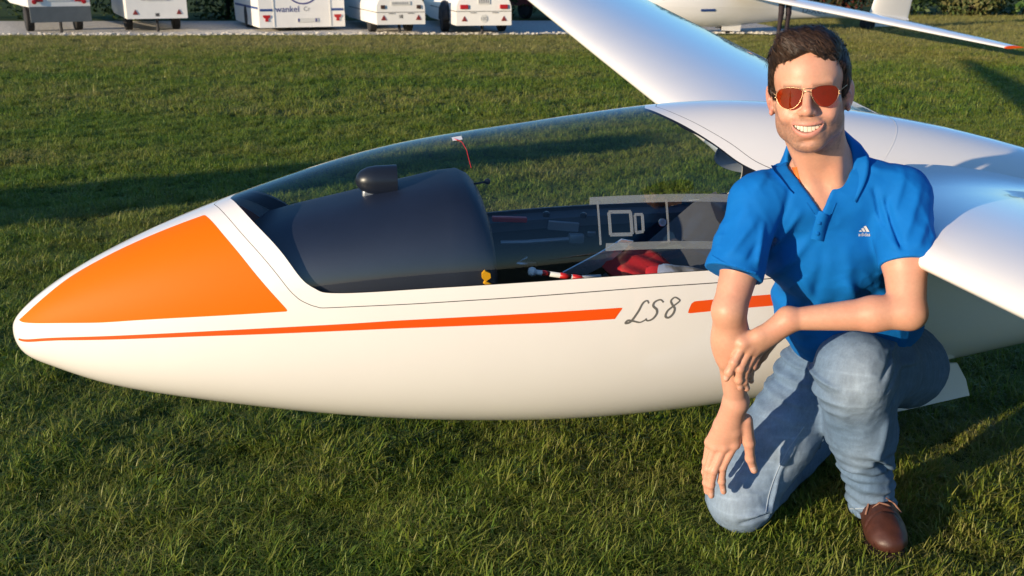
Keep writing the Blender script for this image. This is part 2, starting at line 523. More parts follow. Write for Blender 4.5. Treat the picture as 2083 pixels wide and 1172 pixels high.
def natural_spline(xk, yk):
    n = len(xk); h = np.diff(xk)
    A = np.zeros((n, n)); b = np.zeros(n)
    A[0, 0] = A[-1, -1] = 1
    for i in range(1, n - 1):
        A[i, i - 1], A[i, i], A[i, i + 1] = h[i - 1], 2 * (h[i - 1] + h[i]), h[i]
        b[i] = 6 * ((yk[i + 1] - yk[i]) / h[i] - (yk[i] - yk[i - 1]) / h[i - 1])
    m = np.linalg.solve(A, b)
    def f(x):
        x = np.clip(x, xk[0], xk[-1])
        i = np.clip(np.searchsorted(xk, x) - 1, 0, n - 2)
        d = x - xk[i]; hh = h[i]; e = xk[i + 1] - x
        return (m[i] * e ** 3 + m[i + 1] * d ** 3) / (6 * hh) + (yk[i] / hh - m[i] * hh / 6) * e + (yk[i + 1] / hh - m[i + 1] * hh / 6) * d
    return f
_t = np.sqrt(ST)
_zt, _zb, _hw = natural_spline(_t, ZT), natural_spline(_t, ZB), natural_spline(_t, HW)
NSUP = 2.25

def hull(x, th, inset=0.0):
    """hull surface, x aft of the nose, th in degrees: 0 port, 90 top, 180 starboard, 270 keel"""
    x = np.asarray(x, float); th = np.radians(np.asarray(th, float))
    t = np.sqrt(np.maximum(x, 0))
    zt, zb, w = _zt(t) - inset, _zb(t) + inset, np.maximum(_hw(t) - inset, 0)
    zm = zb + (zt - zb) * .47
    c, s = np.cos(th), np.sin(th); e = 2 / NSUP
    y = -w * np.sign(c) * np.abs(c) ** e
    z = np.where(s >= 0, zm + (zt - zm) * np.abs(s) ** e, zm - (zm - zb) * np.abs(s) ** e)
    return np.stack([x + 0 * y, y, z], -1)

def hull_normal(x, th):
    x = np.asarray(x, float); th = np.asarray(th, float)
    xx = np.maximum(x, 1e-3)
    p = hull(xx, th)
    t = np.sqrt(xx)
    def G(q):
        tt = np.sqrt(np.maximum(q[..., 0], 1e-5))
        zt, zb, w = _zt(tt), _zb(tt), np.maximum(_hw(tt), 1e-4)
        zm = zb + (zt - zb) * .47
        h = np.where(q[..., 2] >= zm, zt - zm, zm - zb)
        return (np.abs(q[..., 1]) / w) ** NSUP + (np.abs(q[..., 2] - zm) / np.maximum(h, 1e-4)) ** NSUP
    n = np.zeros_like(p)
    for k in range(3):
        d = np.zeros(3); d[k] = 4e-4 if k else 6e-4
        n[..., k] = (G(p + d) - G(p - d)) / (2 * d[k])
    n[x < 2e-3] = (-1, 0, 0)
    return n / np.maximum(np.linalg.norm(n, axis=-1, keepdims=True), 1e-9)

def smooth_curve(pts, n=10):
    pts = [np.array(p, float) for p in pts]
    out = []
    for i in range(len(pts) - 1):
        p0, p1, p2, p3 = pts[max(i - 1, 0)], pts[i], pts[i + 1], pts[min(i + 2, len(pts) - 1)]
        for k in range(n):
            t = k / n
            out.append(.5 * ((2 * p1) + (-p0 + p2) * t + (2 * p0 - 5 * p1 + 4 * p2 - p3) * t * t + (-p0 + 3 * p1 - 3 * p2 + p3) * t ** 3))
    out.append(pts[-1])
    return out

def poly_sdf(poly, X, T):
    """signed distance (m, negative inside) on the unrolled hull"""
    S = math.pi / 180 * .30
    P = np.array([(a, b * S) for a, b in poly]); Q = np.roll(P, -1, 0)
    x, y = X.ravel(), T.ravel() * S
    best = np.full(x.shape, 1e9); inside = np.zeros(x.shape, bool)
    for (ax, ay), (bx, by) in zip(P, Q):
        dx, dy = bx - ax, by - ay
        L2 = dx * dx + dy * dy + 1e-18
        u = np.clip(((x - ax) * dx + (y - ay) * dy) / L2, 0, 1)
        best = np.minimum(best, (x - ax - u * dx) ** 2 + (y - ay - u * dy) ** 2)
        cr = (ay > y) != (by > y)
        with np.errstate(divide='ignore', invalid='ignore'):
            inside ^= cr & (x < (bx - ax) * (y - ay) / (by - ay + 1e-30) + ax)
    d = np.sqrt(best)
    return np.where(inside, -d, d).reshape(X.shape)

def mirror(pts): return [(x, 180 - t) for x, t in pts][::-1]
glass_port = smooth_curve([(0.572, 90), (0.606, 71), (0.6501, 53.5), (0.7178, 34.25), (0.763, 22), (0.7984, 16.75), (0.8371, 14.25), (0.9499, 13), (1.1466, 12.75), (1.3464, 12.6), (1.5527, 12), (1.8268, 10.6), (1.95, 10.4), (2.07, 11.5), (2.125, 15), (2.138, 22), (2.115, 29), (2.04, 36.5), (1.972, 41), (1.8944, 47.25), (1.8396, 55.25), (1.7784, 65.75), (1.7236, 77.75), (1.69, 90)])
frame_port = smooth_curve([(0.530, 90), (0.573, 67), (0.6276, 46.25), (0.7178, 21.75), (0.7533, 14.25), (0.7791, 11.25), (0.8049, 9.5), (0.8371, 8.75), (1.0144, 8), (1.2143, 8.1), (1.4174, 8.1), (1.6269, 7.7), (1.83, 6.8), (2.0, 6.6), (2.12, 8.0), (2.165, 14), (2.176, 23), (2.15, 30.5), (2.075, 38.3), (2.006, 42.6), (1.934, 48), (1.878, 56), (1.815, 66), (1.757, 78), (1.722, 90)])
glass_poly = glass_port + mirror(glass_port)
frame_poly = frame_port + mirror(frame_port)
orange_port = smooth_curve([(0.0251, 45.75), (0.0983, 62.25), (0.1652, 74), (0.2564, 78), (0.3471, 79), (0.4374, 78.7), (0.5115, 78)])[:-1] + \
    smooth_curve([(0.5115, 78), (0.566, 54), (0.6276, 33.75), (0.68, 20), (0.734, 8.75)])[:-1] + \
    smooth_curve([(0.734, 8.75), (0.5405, 9.75), (0.3632, 11.5), (0.2227, 13.75), (0.1026, 20), (.045, 31), (0.0251, 45.75)])[:-1]
stripe1 = smooth_curve([(0.024, -.75), (0.1004, 2), (0.2195, 3.2), (0.4503, 3), (0.65, 2.9), (0.87, 2.7), (1.0176, 2.9), (1.2465, 3.1), (1.4109, 3), (1.590, 2.6)]) + \
    smooth_curve([(1.5721, 0), (1.4141, .25), (1.2465, .6), (1.0176, .6), (.8726, .6), (.65, .8), (.4503, 1), (.2195, .9), (.1004, -.75), (.0219, -6)])
stripe2 = [(1.7784, 2.2), (2.0008, 2), (2.16, 1.8), (2.15, -1.1), (2.0073, -.75), (1.7687, -.5)]

glider = empty('glider')
glider.matrix_world = Matrix(((G_X[0], -G_P[0], G_U[0], G_O[0]), (G_X[1], -G_P[1], G_U[1], G_O[1]), (G_X[2], -G_P[2], G_U[2], G_O[2]), (0, 0, 0, 1)))
tag(glider, 'white single seat glider with orange nose panel and clear canopy on the grass', 'glider')

def unrolled_hull():
    xg = np.unique(np.concatenate([np.linspace(0, 1, 46) ** 2 * .12, np.linspace(.12, 2.62, 330), np.linspace(2.62, 6.5, 60)]))
    tg = np.concatenate([np.linspace(-90, -14, 36), np.linspace(-13, 21, 52), np.linspace(22, 90, 44)])
    tg = np.unique(np.concatenate([tg, 180 - tg]))
    X, T = np.meshgrid(xg, tg, indexing='ij')
    fr, gl = poly_sdf(frame_poly, X, T), poly_sdf(glass_poly, X, T)
    orr = np.minimum(poly_sdf(orange_port, X, T), poly_sdf(mirror(orange_port), X, T))
    st = np.minimum.reduce([poly_sdf(stripe1, X, T), poly_sdf(stripe2, X, T), poly_sdf(mirror(stripe1), X, T), poly_sdf(mirror(stripe2), X, T)])
    Fv = np.stack([fr + .0007, gl, orr, st, fr - .0007], -1)
    nx, nt_ = X.shape
    regions = {k: dict(v=[], f=[], key={}) for k in ('glass', 'frame', 'gap', 'orange', 'stripe', 'hull')}
    def emit(reg, poly):
        d = regions[reg]; ids = []
        for q in poly:
            k = (round(q[0], 6), round(q[1], 4))
            i = d['key'].get(k)
            if i is None:
                i = len(d['v']); d['key'][k] = i; d['v'].append((q[0], q[1]))
            if not ids or ids[-1] != i: ids.append(i)
        if len(ids) > 2 and ids[0] == ids[-1]: ids.pop()
        if len(ids) > 2: d['f'].append(tuple(ids))
    def split(poly, k):
        a, b = [], []
        n = len(poly)
        for i in range(n):
            p, q = poly[i], poly[(i + 1) % n]
            (a if p[k] < 0 else b).append(p)
            if (p[k] < 0) != (q[k] < 0):
                u = p[k] / (p[k] - q[k]); m = p + (q - p) * u
                a.append(m); b.append(m)
        return (a if len(a) > 2 else None), (b if len(b) > 2 else None)
    def route(poly):
        ins, rest = split(poly, 2)
        if ins is not None:
            g, f = split(ins, 3)
            if g is not None: emit('glass', g)
            if f is not None: emit('frame', f)
        if rest is not None:
            gp, rest = split(rest, 6)
            if gp is not None: emit('gap', gp)
            if rest is not None:
                o_, rest = split(rest, 4)
                if o_ is not None: emit('orange', o_)
                if rest is not None:
                    s_, rest = split(rest, 5)
                    if s_ is not None: emit('stripe', s_)
                    if rest is not None: emit('hull', rest)
    A = np.concatenate([X[..., None], T[..., None], Fv], -1)
    neg = Fv < 0
    lo = neg[:-1, :-1] & neg[1:, :-1] & neg[1:, 1:] & neg[:-1, 1:]
    hi = ~(neg[:-1, :-1] | neg[1:, :-1] | neg[1:, 1:] | neg[:-1, 1:])
    cell = np.full((nx - 1, nt_ - 1), '', dtype=object)
    L_, H_ = (lambda k: lo[..., k]), (lambda k: hi[..., k])
    cell[L_(0) & L_(1)] = 'glass'; cell[L_(0) & H_(1)] = 'frame'
    out_ = H_(0) & H_(4)
    cell[out_ & L_(2)] = 'orange'; cell[out_ & H_(2) & L_(3)] = 'stripe'; cell[out_ & H_(2) & H_(3)] = 'hull'
    for i, j in np.argwhere(cell == ''):
        route([A[i, j], A[i + 1, j], A[i + 1, j + 1], A[i, j + 1]])
    for reg, d in regions.items():
        ij = np.argwhere(cell == reg)
        if not len(ij): continue
        base = len(d['v'])
        q = np.stack([ij[:, 0] * nt_ + ij[:, 1], (ij[:, 0] + 1) * nt_ + ij[:, 1], (ij[:, 0] + 1) * nt_ + ij[:, 1] + 1, ij[:, 0] * nt_ + ij[:, 1] + 1], 1)
        used, inv = np.unique(q, return_inverse=True)
        d['v'] += list(zip(X.ravel()[used].tolist(), T.ravel()[used].tolist()))
        d['f'] += [tuple(r) for r in (inv.reshape(-1, 4) + base).tolist()]
    return regions

HULL_MAT = {'glass': 'canopy', 'frame': 'gelcoat', 'gap': 'black_gap', 'orange': 'orange', 'stripe': 'stripe', 'hull': 'gelcoat'}
HULL_NAME = {'glass': 'canopy_glass', 'frame': 'canopy_frame', 'gap': 'canopy_joint', 'orange': 'nose_panel', 'stripe': 'side_stripe', 'hull': 'fuselage'}
hull_obj = {}
for k, d in unrolled_hull().items():
    uv = np.array(d['v'])
    P3, Nn = hull(uv[:, 0], uv[:, 1]), hull_normal(uv[:, 0], uv[:, 1])
    lift = {'orange': .0003, 'stripe': .0003, 'gap': -.002}.get(k, 0)
    hull_obj[k] = mesh_obj(HULL_NAME[k], P3 + Nn * lift, d['f'], M[HULL_MAT[k]], glider, True, Nn)
tag(hull_obj['orange'], 'orange nose panels'); tag(hull_obj['stripe'], 'red orange stripe along the side')

# ---- lettering on the side
def side_point(x, z, off=.0008):
    t = math.sqrt(x)
    zt, zb, w = float(_zt(t)), float(_zb(t)), float(_hw(t))
    zm = zb + (zt - zb) * .47
    h = (zt - zm) if z >= zm else (zm - zb)
    y = w * max(1 - abs((z - zm) / h) ** NSUP, 0) ** (1 / NSUP)
    return np.array([x, -y - off, z])

def ribbon(pts, width, to3d):
    """flat brush stroke following 2D points, a little broader in the middle"""
    pts = [np.array(p, float) for p in smooth_curve(pts, 6)]
    vs, fs = [], []
    n = len(pts)
    for i, p in enumerate(pts):
        t = pts[min(i + 1, n - 1)] - pts[max(i - 1, 0)]
        t = t / (np.linalg.norm(t) + 1e-9)
        nn = np.array([-t[1], t[0]])
        w = width * (.55 + .45 * math.sin(math.pi * min(max(i / (n - 1), .08), .92)))
        vs += [to3d(p - nn * w), to3d(p + nn * w)]
    for i in range(n - 1): fs.append((2 * i, 2 * i + 1, 2 * i + 3, 2 * i + 2))
    return vs, fs
TX0, TW, TH_ = 1.604, .138, .060
def txt(p):
    u, v = p
    x = TX0 + u
    return side_point(x, float(hull([x], [-.9])[0, 2]) + v - .006)
glyph = {'L': [[(.40, .86), (.36, 1.0), (.28, .9), (.20, .5), (.08, .08), (-.02, .03), (.02, .15), (.12, .1), (.27, .0), (.38, .1)]],
         'S': [[(.70, .84), (.63, .98), (.52, .9), (.50, .72), (.58, .53), (.59, .32), (.52, .1), (.42, .04), (.38, .16)]],
         '8': [[(1.0, .93), (.92, 1.02), (.85, .88), (.89, .68), (.95, .48), (.93, .24), (.85, .08), (.78, .17), (.81, .42), (.92, .62), (1.03, .82), (1.0, .93)]]}
for ch, strokes in glyph.items():
    mb = MB()
    for s in strokes:
        v, f = ribbon([(a * TW * .97, b * TH_) for a, b in s], .0030, txt); mb.add(v, f)
    mb.build('letter', M['grey_text'], glider)

# ---- cockpit
def hull_patch(xs_, ts_, inset):
    X, T = np.meshgrid(xs_, ts_, indexing='ij')
    P3 = hull(X, T, inset).reshape(-1, 3)
    nt_ = len(ts_)
    f = [(i * nt_ + j, i * nt_ + j + 1, (i + 1) * nt_ + j + 1, (i + 1) * nt_ + j) for i in range(len(xs_) - 1) for j in range(nt_ - 1)]
    return P3, f
P3, f = hull_patch(np.linspace(.50, 2.26, 52), np.linspace(171, 369, 60), .012)
mesh_obj('cockpit_liner', P3, f, M['interior'], glider)
P3, f = hull_patch(np.linspace(1.70, 2.5, 30), np.linspace(12, 168, 50), .012)
v_, f_ = [], []
fr_x = lambda t: float(np.interp(min(t, 180 - t), [6, 14, 23, 30.5, 38.3, 42.6, 48, 56, 66, 78, 90], [2.14, 2.16, 2.172, 2.146, 2.071, 2.002, 1.93, 1.875, 1.81, 1.752, 1.718]))
for t in np.linspace(12, 168, 50):
    for x in np.linspace(fr_x(t), 2.5, 14): v_.append(hull([x], [t], .012)[0])
f_ = [(i * 14 + j, i * 14 + j + 1, (i + 1) * 14 + j + 1, (i + 1) * 14 + j) for i in range(49) for j in range(13)]
mesh_obj('turtle_deck_liner', v_, f_, M['interior'], glider)
for s in (0, 1):          # sill ledges
    v, fs = [], []
    for i, x in enumerate(np.linspace(.74, 2.0, 40)):
        th = float(np.interp(x, [a for a, b in glass_port[:130] if b < 60][:], [b for a, b in glass_port[:130] if b < 60])) - 1.4
        a = hull([x], [th], .006)[0]; b = hull([x], [th - 1.0], .042)[0]
        if s: a[1], b[1] = -a[1], -b[1]
        v += [a, b, b - np.array([0, 0, .03])]
    for i in range(39):
        for k in range(2): fs.append((3 * i + k, 3 * i + k + 1, 3 * i + k + 4, 3 * i + k + 3))
    mesh_obj('sill', v, fs, M['grey_panel'] if s else M['interior'], glider, False)
# inner face of the canopy frame
fd = hull_obj['frame'].data
vs = np.array([v.co[:] for v in fd.vertices]); nn = np.array([n.vector[:] for n in fd.vertex_normals])
mesh_obj('frame_lining', vs - nn * .007, [tuple(p.vertices) for p in fd.polygons], M['interior'], glider)
# rear bulkhead, seat and headrest
v = [hull([2.25], [t], .015)[0] for t in np.linspace(168, 372, 40)]
mesh_obj('bulkhead', v, [tuple(range(40))], M['interior'], glider, False)
def loft(sections):
    n = len(sections[0]); v = [p for s in sections for p in s]
    return v, [(i * n + j, i * n + j + 1, (i + 1) * n + j + 1, (i + 1) * n + j) for i in range(len(sections) - 1) for j in range(n - 1)]
seat = []
for x, z in [(1.25, .0), (1.40, -.04), (1.55, -.02), (1.68, .05), (1.82, .17), (1.95, .30), (2.02, .34)]:
    seat.append([(x + .03 * (1 - (y / .2) ** 2), y, z + .05 * (y / .2) ** 2) for y in np.linspace(-.2, .2, 13)])
v, f = loft(seat)
mesh_obj('seat', v, f, M['grey_panel'], glider)
MB().box((2.0, 0, .37), (.06, .2, .09), (0, -.5, 0), .02).build('headrest', M['hood'], glider, True)

# instrument hood: rises from the front of the canopy and ends in an open arch
hx = np.array([.60, .631, .663, .741, .872, 1.004, 1.13, 1.185, 1.215, 1.235, 1.247])
hz = np.array([.255, .296, .325, .350, .385, .422, .457, .465, .452, .430, .400])
secs = []
for x, zc in zip(hx, hz):
    t = math.sqrt(x); sill = float(hull([x], [8])[0, 2]) - .03
    w = float(_hw(t)) * .93 * (1 if x < 1.2 else 1 - (x - 1.2) * .35)
    sec = []
    for a in np.linspace(0, 180, 41):
        c, s = math.cos(R(a)), math.sin(R(a))
        sec.append((x + .02 * (1 - s) * (x > 1.1), -w * np.sign(c) * abs(c) ** .72, sill + (zc - sill) * abs(s) ** .86))
    secs.append(sec)
inner = [(p[0] - .012, p[1] * .93, p[2] - .018) for p in secs[-1]]
v, f = loft(secs + [inner, [(p[0] - .14, p[1] * .9, p[2] - .03) for p in secs[-1]]])
hood = mesh_obj('instrument_hood', v, f, M['hood'], glider)
v = [(1.15, p[1] * .9, p[2] - .04) for p in secs[-1]] + [(1.15, .2, .0), (1.15, -.2, .0)]
panel = mesh_obj('instrument_panel', v, [tuple(range(len(v)))], M['black_plastic'], glider, False)
# compass pod on the hood
cz = .441
MB().lathe([(-.055, .002), (-.050, .016), (-.040, .027), (-.022, .036), (0, .0395), (.05, .041), (.058, .041), (.058, .036), (.05, .034)], (.955, 0, cz), (1, 0, .06), 28).build('compass', M['black_plastic'], glider, True, 50)
MB().box((.955, 0, .403), (.07, .035, .03), None, .008).build('compass_bracket', M['grey_metal'], glider, True)
k = MB().tube([(1.225, 0, .44), (1.26, 0, .447)], .003); k.lathe([(-.009, .001), (-.007, .006), (0, .009), (.007, .006), (.009, .001)], (1.263, 0, .448), (1, 0, 0), 14)
k.build('hood_knob', M['black_plastic'], glider, True)
# small things on the far wall
MB().box((1.385, .265, .262), (.11, .02, .016), None, .004).build('placard', M['red'], glider)
MB().box((1.56, .268, .243), (.10, .012, .030), (0, .05, 0), .003).build('placard', M['grey_metal'], glider)
MB().box((1.655, .272, .218), (.028, .01, .018), None, .003).build('switch_plate', M['metal'], glider)
b = MB().tube([(1.36, .25, .19), (1.44, .245, .195), (1.58, .25, .207)], .007); b.box((1.60, .25, .21), (.05, .03, .03), None, .008)
b.build('brake_lever', M['grey_metal'], glider, True, 40)
b = MB().tube([(1.44, .2, .12), (1.43, .18, .165), (1.40, .17, .150), (1.46, .17, .150)], .006); b.build('latch', M['metal'], glider, True)
for x in (1.50, 1.62, 1.78): MB().lathe([(0, .011), (.012, .011), (.016, .006)], (x, .262, .275), (0, 0, 1), 10).build('canopy_lock', M['black_plastic'], glider)
# yellow release knob, striped handle, cushions
b = MB().extrude([(0, 0), (.012, .010), (.010, .022), (-.004, .028), (-.011, .020), (-.010, .008)], (1.228, -.298, .262), (1, 0, 0), (0, 0, 1), (0, .012, 0)); b.box((1.237, -.290, .252), (.03, .010, .010), (0, .5, 0), .003)
b.build('release_handle', M['yellow'], glider)
b = MB().tube([(1.37, -.2, .256), (1.50, -.2, .240), (1.56, -.2, .244)], .0070, 10); b.build('airbrake_handle', M['white_paint'], glider, True)
for x0, x1 in ((1.395, 1.415), (1.445, 1.475), (1.48, 1.52)):
    MB().tube([(x0, -.2, .2525 - (x0 - 1.4) * .12), (x1, -.2, .2525 - (x1 - 1.4) * .12)], .0077, 10).build('handle_band', M['red'], glider, True)
MB().lathe([(-.012, .002), (-.009, .010), (0, .013), (.009, .010), (.012, .002)], (1.368, -.2, .256), (1, 0, 0), 14).build('handle_knob', M['white_paint'], glider, True)

def pillow(c, size, rot, bulge=.5, seed=0, n=14):
    r = np.random.default_rng(seed)
    vs, fs = [], []
    E = Euler(rot).to_matrix()
    for s in (1, -1):
        b = len(vs)
        for i in range(n + 1):
            for j in range(n + 1):
                u, w = i / n * 2 - 1, j / n * 2 - 1
                h = (max(0, (1 - u ** 4)) * max(0, (1 - w ** 4))) ** bulge
                h *= 1 + .22 * math.sin(7 * u + 3 * w + seed) * .6
                k = 1 - .06 * (u * u * w * w)
                p = E @ Vector((u * size[0] * k, w * size[1] * k, s * h * size[2]))
                vs.append((c[0] + p.x, c[1] + p.y, c[2] + p.z))
        for i in range(n):
            for j in range(n):
                q = (b + i * (n + 1) + j, b + i * (n + 1) + j + 1, b + (i + 1) * (n + 1) + j + 1, b + (i + 1) * (n + 1) + j)
                fs.append(q if s > 0 else q[::-1])
    return vs, fs
v, f = pillow((1.73, -.03, .205), (.10, .09, .030), (.25, -.1, .5), seed=1); mesh_obj('harness_pad', v, f, M['red_fabric'], glider)
v, f = pillow((1.80, -.14, .212), (.09, .045, .026), (.5, .1, -.1), seed=2); mesh_obj('harness_pad', v, f, M['red_fabric'], glider)
v, f = pillow((1.82, -.165, .232), (.085, .035, .022), (.6, .1, -.12), seed=5); mesh_obj('silver_pouch', v, f, M['foil'], glider)
b = MB().extrude([(1.50, .19), (1.57, .185), (1.63, .22), (1.70, .29), (1.665, .295), (1.60, .25)], (0, -.02, 0), (1, 0, 0), (0, 0, 1), (0, .008, 0)); b.build('map_sheet', M['foil'], glider)

# clear sliding window with its rails, let into the port side of the canopy
def on_glass(x, th, d=.004): return hull([x], [th])[0] - hull_normal(np.array([x]), np.array([th]))[0] * d
def glass_strip(path, half, thick=.003):
    pts = [np.array(p, float) for p in smooth_curve(path, 5)]
    vs, fs = [], []
    for i, p in enumerate(pts):
        t = pts[min(i + 1, len(pts) - 1)] - pts[max(i - 1, 0)]
        S = math.pi / 180 * .30
        tv = np.array([t[0], t[1] * S]); tv /= np.linalg.norm(tv)
        nv = np.array([-tv[1], tv[0] / S])
        nv = np.array([-tv[1] * half, tv[0] * half / S])
        a, b = p - nv, p + nv
        vs += [on_glass(*a, .002), on_glass(*b, .002), on_glass(*b, .002 + thick), on_glass(*a, .002 + thick)]
    n = len(pts)
    for i in range(n - 1):
        for k in range(4): fs.append((4 * i + k, 4 * i + (k + 1) % 4, 4 * i + 4 + (k + 1) % 4, 4 * i + 4 + k))
    fs += [(0, 1, 2, 3), (4 * n - 4, 4 * n - 3, 4 * n - 2, 4 * n - 1)]
    return vs, fs
win = empty('sliding_window', parent=glider)
for path, half in (([(1.488, 38.6), (1.66, 36.6), (1.88, 33.6)], .0075), ([(1.532, 21.6), (1.68, 20.2), (1.86, 17.9)], .0065)):
    v, f = glass_strip(path, half, .006); MB().add(v, f).build('rail', M['clear_rail'], win)
for path in ([(1.5076, 38.2), (1.512, 30), (1.5173, 22.5)], [(1.6881, 35.8), (1.693, 28), (1.6978, 20.8)]):
    v, f = glass_strip(path, .0022, .004); MB().add(v, f).build('edge', M['clear_rail'], win)
ring = [(1.537, 33.6), (1.5935, 32.8), (1.5995, 24.9), (1.5425, 25.6), (1.537, 33.6)]
mb = MB()
for a, b in zip(ring, ring[1:]):
    v, f = glass_strip([a, b], .0032, .006); mb.add(v, f)
mb.build('vent_scoop', M['clear_rail'], win)
mb = MB()
ring = [(1.605, 31.6), (1.625, 31.3), (1.629, 25.4), (1.6095, 25.3), (1.605, 31.6)]
for a, b in zip(ring, ring[1:]):
    v, f = glass_strip([a, b], .0026, .008); mb.add(v, f)
mb.build('hinge', M['clear_rail'], win)
c = on_glass(1.6785, 27.75, .001); nn_ = -hull_normal(np.array([1.6785]), np.array([27.75]))[0]
MB().lathe([(0, .010), (.006, .010), (.006, .006), (0, .006)], c, nn_, 16).build('finger_ring', M['metal'], win, True, 40)
win.location = (0, 0, 0)

# yaw string and its tape
tape = [on_glass(1.154, 88, -.0012), on_glass(1.180, 88, -.0012), on_glass(1.180, 83, -.0012), on_glass(1.154, 83, -.0012)]
mesh_obj('string_tape', tape, [(0, 1, 2, 3)], M['white_paint'], glider, False)
MB().tube([on_glass(x, t, -.0025) for x, t in ((1.160, 85), (1.176, 80), (1.184, 72), (1.186, 66), (1.190, 60))], .0008, 6).build('yaw_string', M['red'], glider)

# ---- wings
def wing(side):
    sg = 1 if side == 'starboard' else -1
    ys = np.concatenate([[.30, .308, .315, .325, .34, .38, .44, .52, .65, .8], np.linspace(1, 7.3, 30), [7.42, 7.48]])
    na = 44
    prof = []
    for i in range(na + 1):           # upper from trailing edge to nose, then lower
        c = .5 * (1 + math.cos(math.pi * i / na)); prof.append((c, 1))
    for i in range(1, na + 1):
        c = .5 * (1 - math.cos(math.pi * i / na)); prof.append((c, -1))
    V = []
    for y in ys:
        a = abs(y)
        le = 2.092 - a * math.tan(R(2.4))
        ch = float(np.interp(a, [0, .3, 4.2, 6.4, 7.2, 7.5], [.98, .96, .80, .50, .34, .2]))
        if a > 4.2: le += (a - 4.2) * .045
        z0 = .455 + a * math.tan(R(4.3)) + .004 * a * a * .5
        tk = .150 * (1 + .5 * math.exp(-max(a - .30, 0) / .05))
        grow = .04 * math.exp(-max(a - .30, 0) / .045)
        for c, s in prof:
            yt = 5 * tk * (.2969 * math.sqrt(c) - .126 * c - .3516 * c ** 2 + .2843 * c ** 3 - .1036 * c ** 4)
            cam_ = .035 * 4 * c * (1 - c) * (1 - .25 * c)
            zz = cam_ + s * yt * (1.0 if s > 0 else .72)
            V.append((le - grow * (1 - c) + (ch + grow) * c, sg * a, z0 + ch * zz))
    n = len(prof)
    F = []
    for i in range(len(ys) - 1):
        for j in range(n - 1):
            q = (i * n + j, i * n + j + 1, (i + 1) * n + j + 1, (i + 1) * n + j)
            F.append(q if sg > 0 else q[::-1])
    tip = tuple((len(ys) - 1) * n + j for j in range(n - 1))
    F.append(tip if sg < 0 else tip[::-1])
    o = mesh_obj('wing', V, F, M['gelcoat'], glider)
    o.data.set_sharp_from_angle(angle=R(60))
    return o
wing('port'); wing('starboard')
# joint line round the fuselage aft of the canopy, as a strip of tape
v, fs = [], []
ring_t = np.linspace(40, 140, 60)
for t in ring_t:
    x = 2.42 - .05 * ((t - 90) / 28) ** 2
    v += [on_glass(x, t, -.0006), on_glass(x + .003, t, -.0006)]
for i in range(59): fs.append((2 * i, 2 * i + 1, 2 * i + 3, 2 * i + 2))
mesh_obj('joint_tape', v, fs, M['white_paint'], glider, False)
# undercarriage: wheel and doors under the belly
gd = MB()
for sgn in (-1,):
    gd.extrude([(2.36, -.11), (2.66, -.055), (2.765, -.05), (2.81, -.106), (2.838, -.163), (2.66, -.205), (2.36, -.27)], (0, -.125, 0), (1, 0, 0), (0, 0, 1), (0, .006, 0))
gd.build('wheel_door', M['gelcoat'], glider)
MB().extrude([(2.36, -.11), (2.66, -.055), (2.765, -.05), (2.81, -.106), (2.838, -.163), (2.66, -.205), (2.36, -.27)], (0, .12, 0), (1, 0, 0), (0, 0, 1), (0, .006, 0)).build('wheel_door', M['gelcoat'], glider)
wh = empty('main_wheel', parent=glider)
MB().lathe([(-.05, .085), (-.055, .12), (-.04, .155), (0, .165), (.04, .155), (.055, .12), (.05, .085)], (2.44, 0, -.142), (0, 1, 0), 32).build('tyre', M['rubber'], wh, True)
MB().lathe([(-.045, .03), (-.04, .086), (.04, .086), (.045, .03)], (2.44, 0, -.142), (0, 1, 0), 24).build('rim', M['grey_metal'], wh, True, 40)
# tail
def fin_loft(le0, le1, c0, c1, z0, z1, th=.1, flat=False):
    V, n = [], 24
    for le, c, z in ((le0, c0, z0), (le1, c1, z1)):
        for i in range(n):
            a = 2 * math.pi * i / n
            x = .5 * (1 + math.cos(a)); y = math.copysign(1, math.sin(a)) * 5 * th * (.2969 * math.sqrt(x) - .126 * x - .3516 * x ** 2 + .2843 * x ** 3 - .1015 * x ** 4) * c
            V.append((le + x * c, y, z))
    F = [(i, (i + 1) % n, n + (i + 1) % n, n + i) for i in range(n)] + [tuple(range(n, 2 * n)), tuple(range(n))[::-1]]
    return V, F
v, f = fin_loft(5.55, 5.85, 1.0, .72, .30, 1.38); mesh_obj('fin', v, f, M['gelcoat'], glider).data.set_sharp_from_angle(angle=R(50))
for sg in (1, -1):
    v, f = fin_loft(5.78, 5.92, .58, .36, 0, 1.2); v = [(x, sg * z, 1.40 + y) for x, y, z in v]
    o = mesh_obj('tailplane', v, f if sg < 0 else [q[::-1] for q in f], M['gelcoat'], glider); o.data.set_sharp_from_angle(angle=R(50))
MB().lathe([(-.03, .02), (-.035, .07), (-.02, .1), (.02, .1), (.035, .07), (.03, .02)], (6.2, 0, .23), (0, 1, 0), 20).build('tail_wheel', M['rubber'], glider, True)
# ------------------------------------------------------------------ smooth solid modelling for the people
def _hash(i, j, k, s):
    n = (i * 73856093) ^ (j * 19349663) ^ (k * 83492791) ^ (s * 2654435761 & 0x7fffffff)
    n = (n ^ (n >> 13)) * 1274126177
    return ((n & 0xffff) / 65535.0 * 2 - 1)

def vnoise(P, scale, seed=0):
    Q = P * scale
    I = np.floor(Q).astype(np.int64); f = Q - I; f = f * f * (3 - 2 * f)
    r = 0
    for a in (0, 1):
        for b in (0, 1):
            for c in (0, 1):
                w = (f[:, 0] if a else 1 - f[:, 0]) * (f[:, 1] if b else 1 - f[:, 1]) * (f[:, 2] if c else 1 - f[:, 2])
                r = r + w * _hash(I[:, 0] + a, I[:, 1] + b, I[:, 2] + c, seed)
    return r

def ridges(P, scale, seed):
    """sharp crests, as cloth creases"""
    return np.clip(1 - 2.2 * np.abs(vnoise(P, scale, seed)), 0, 1) ** 2

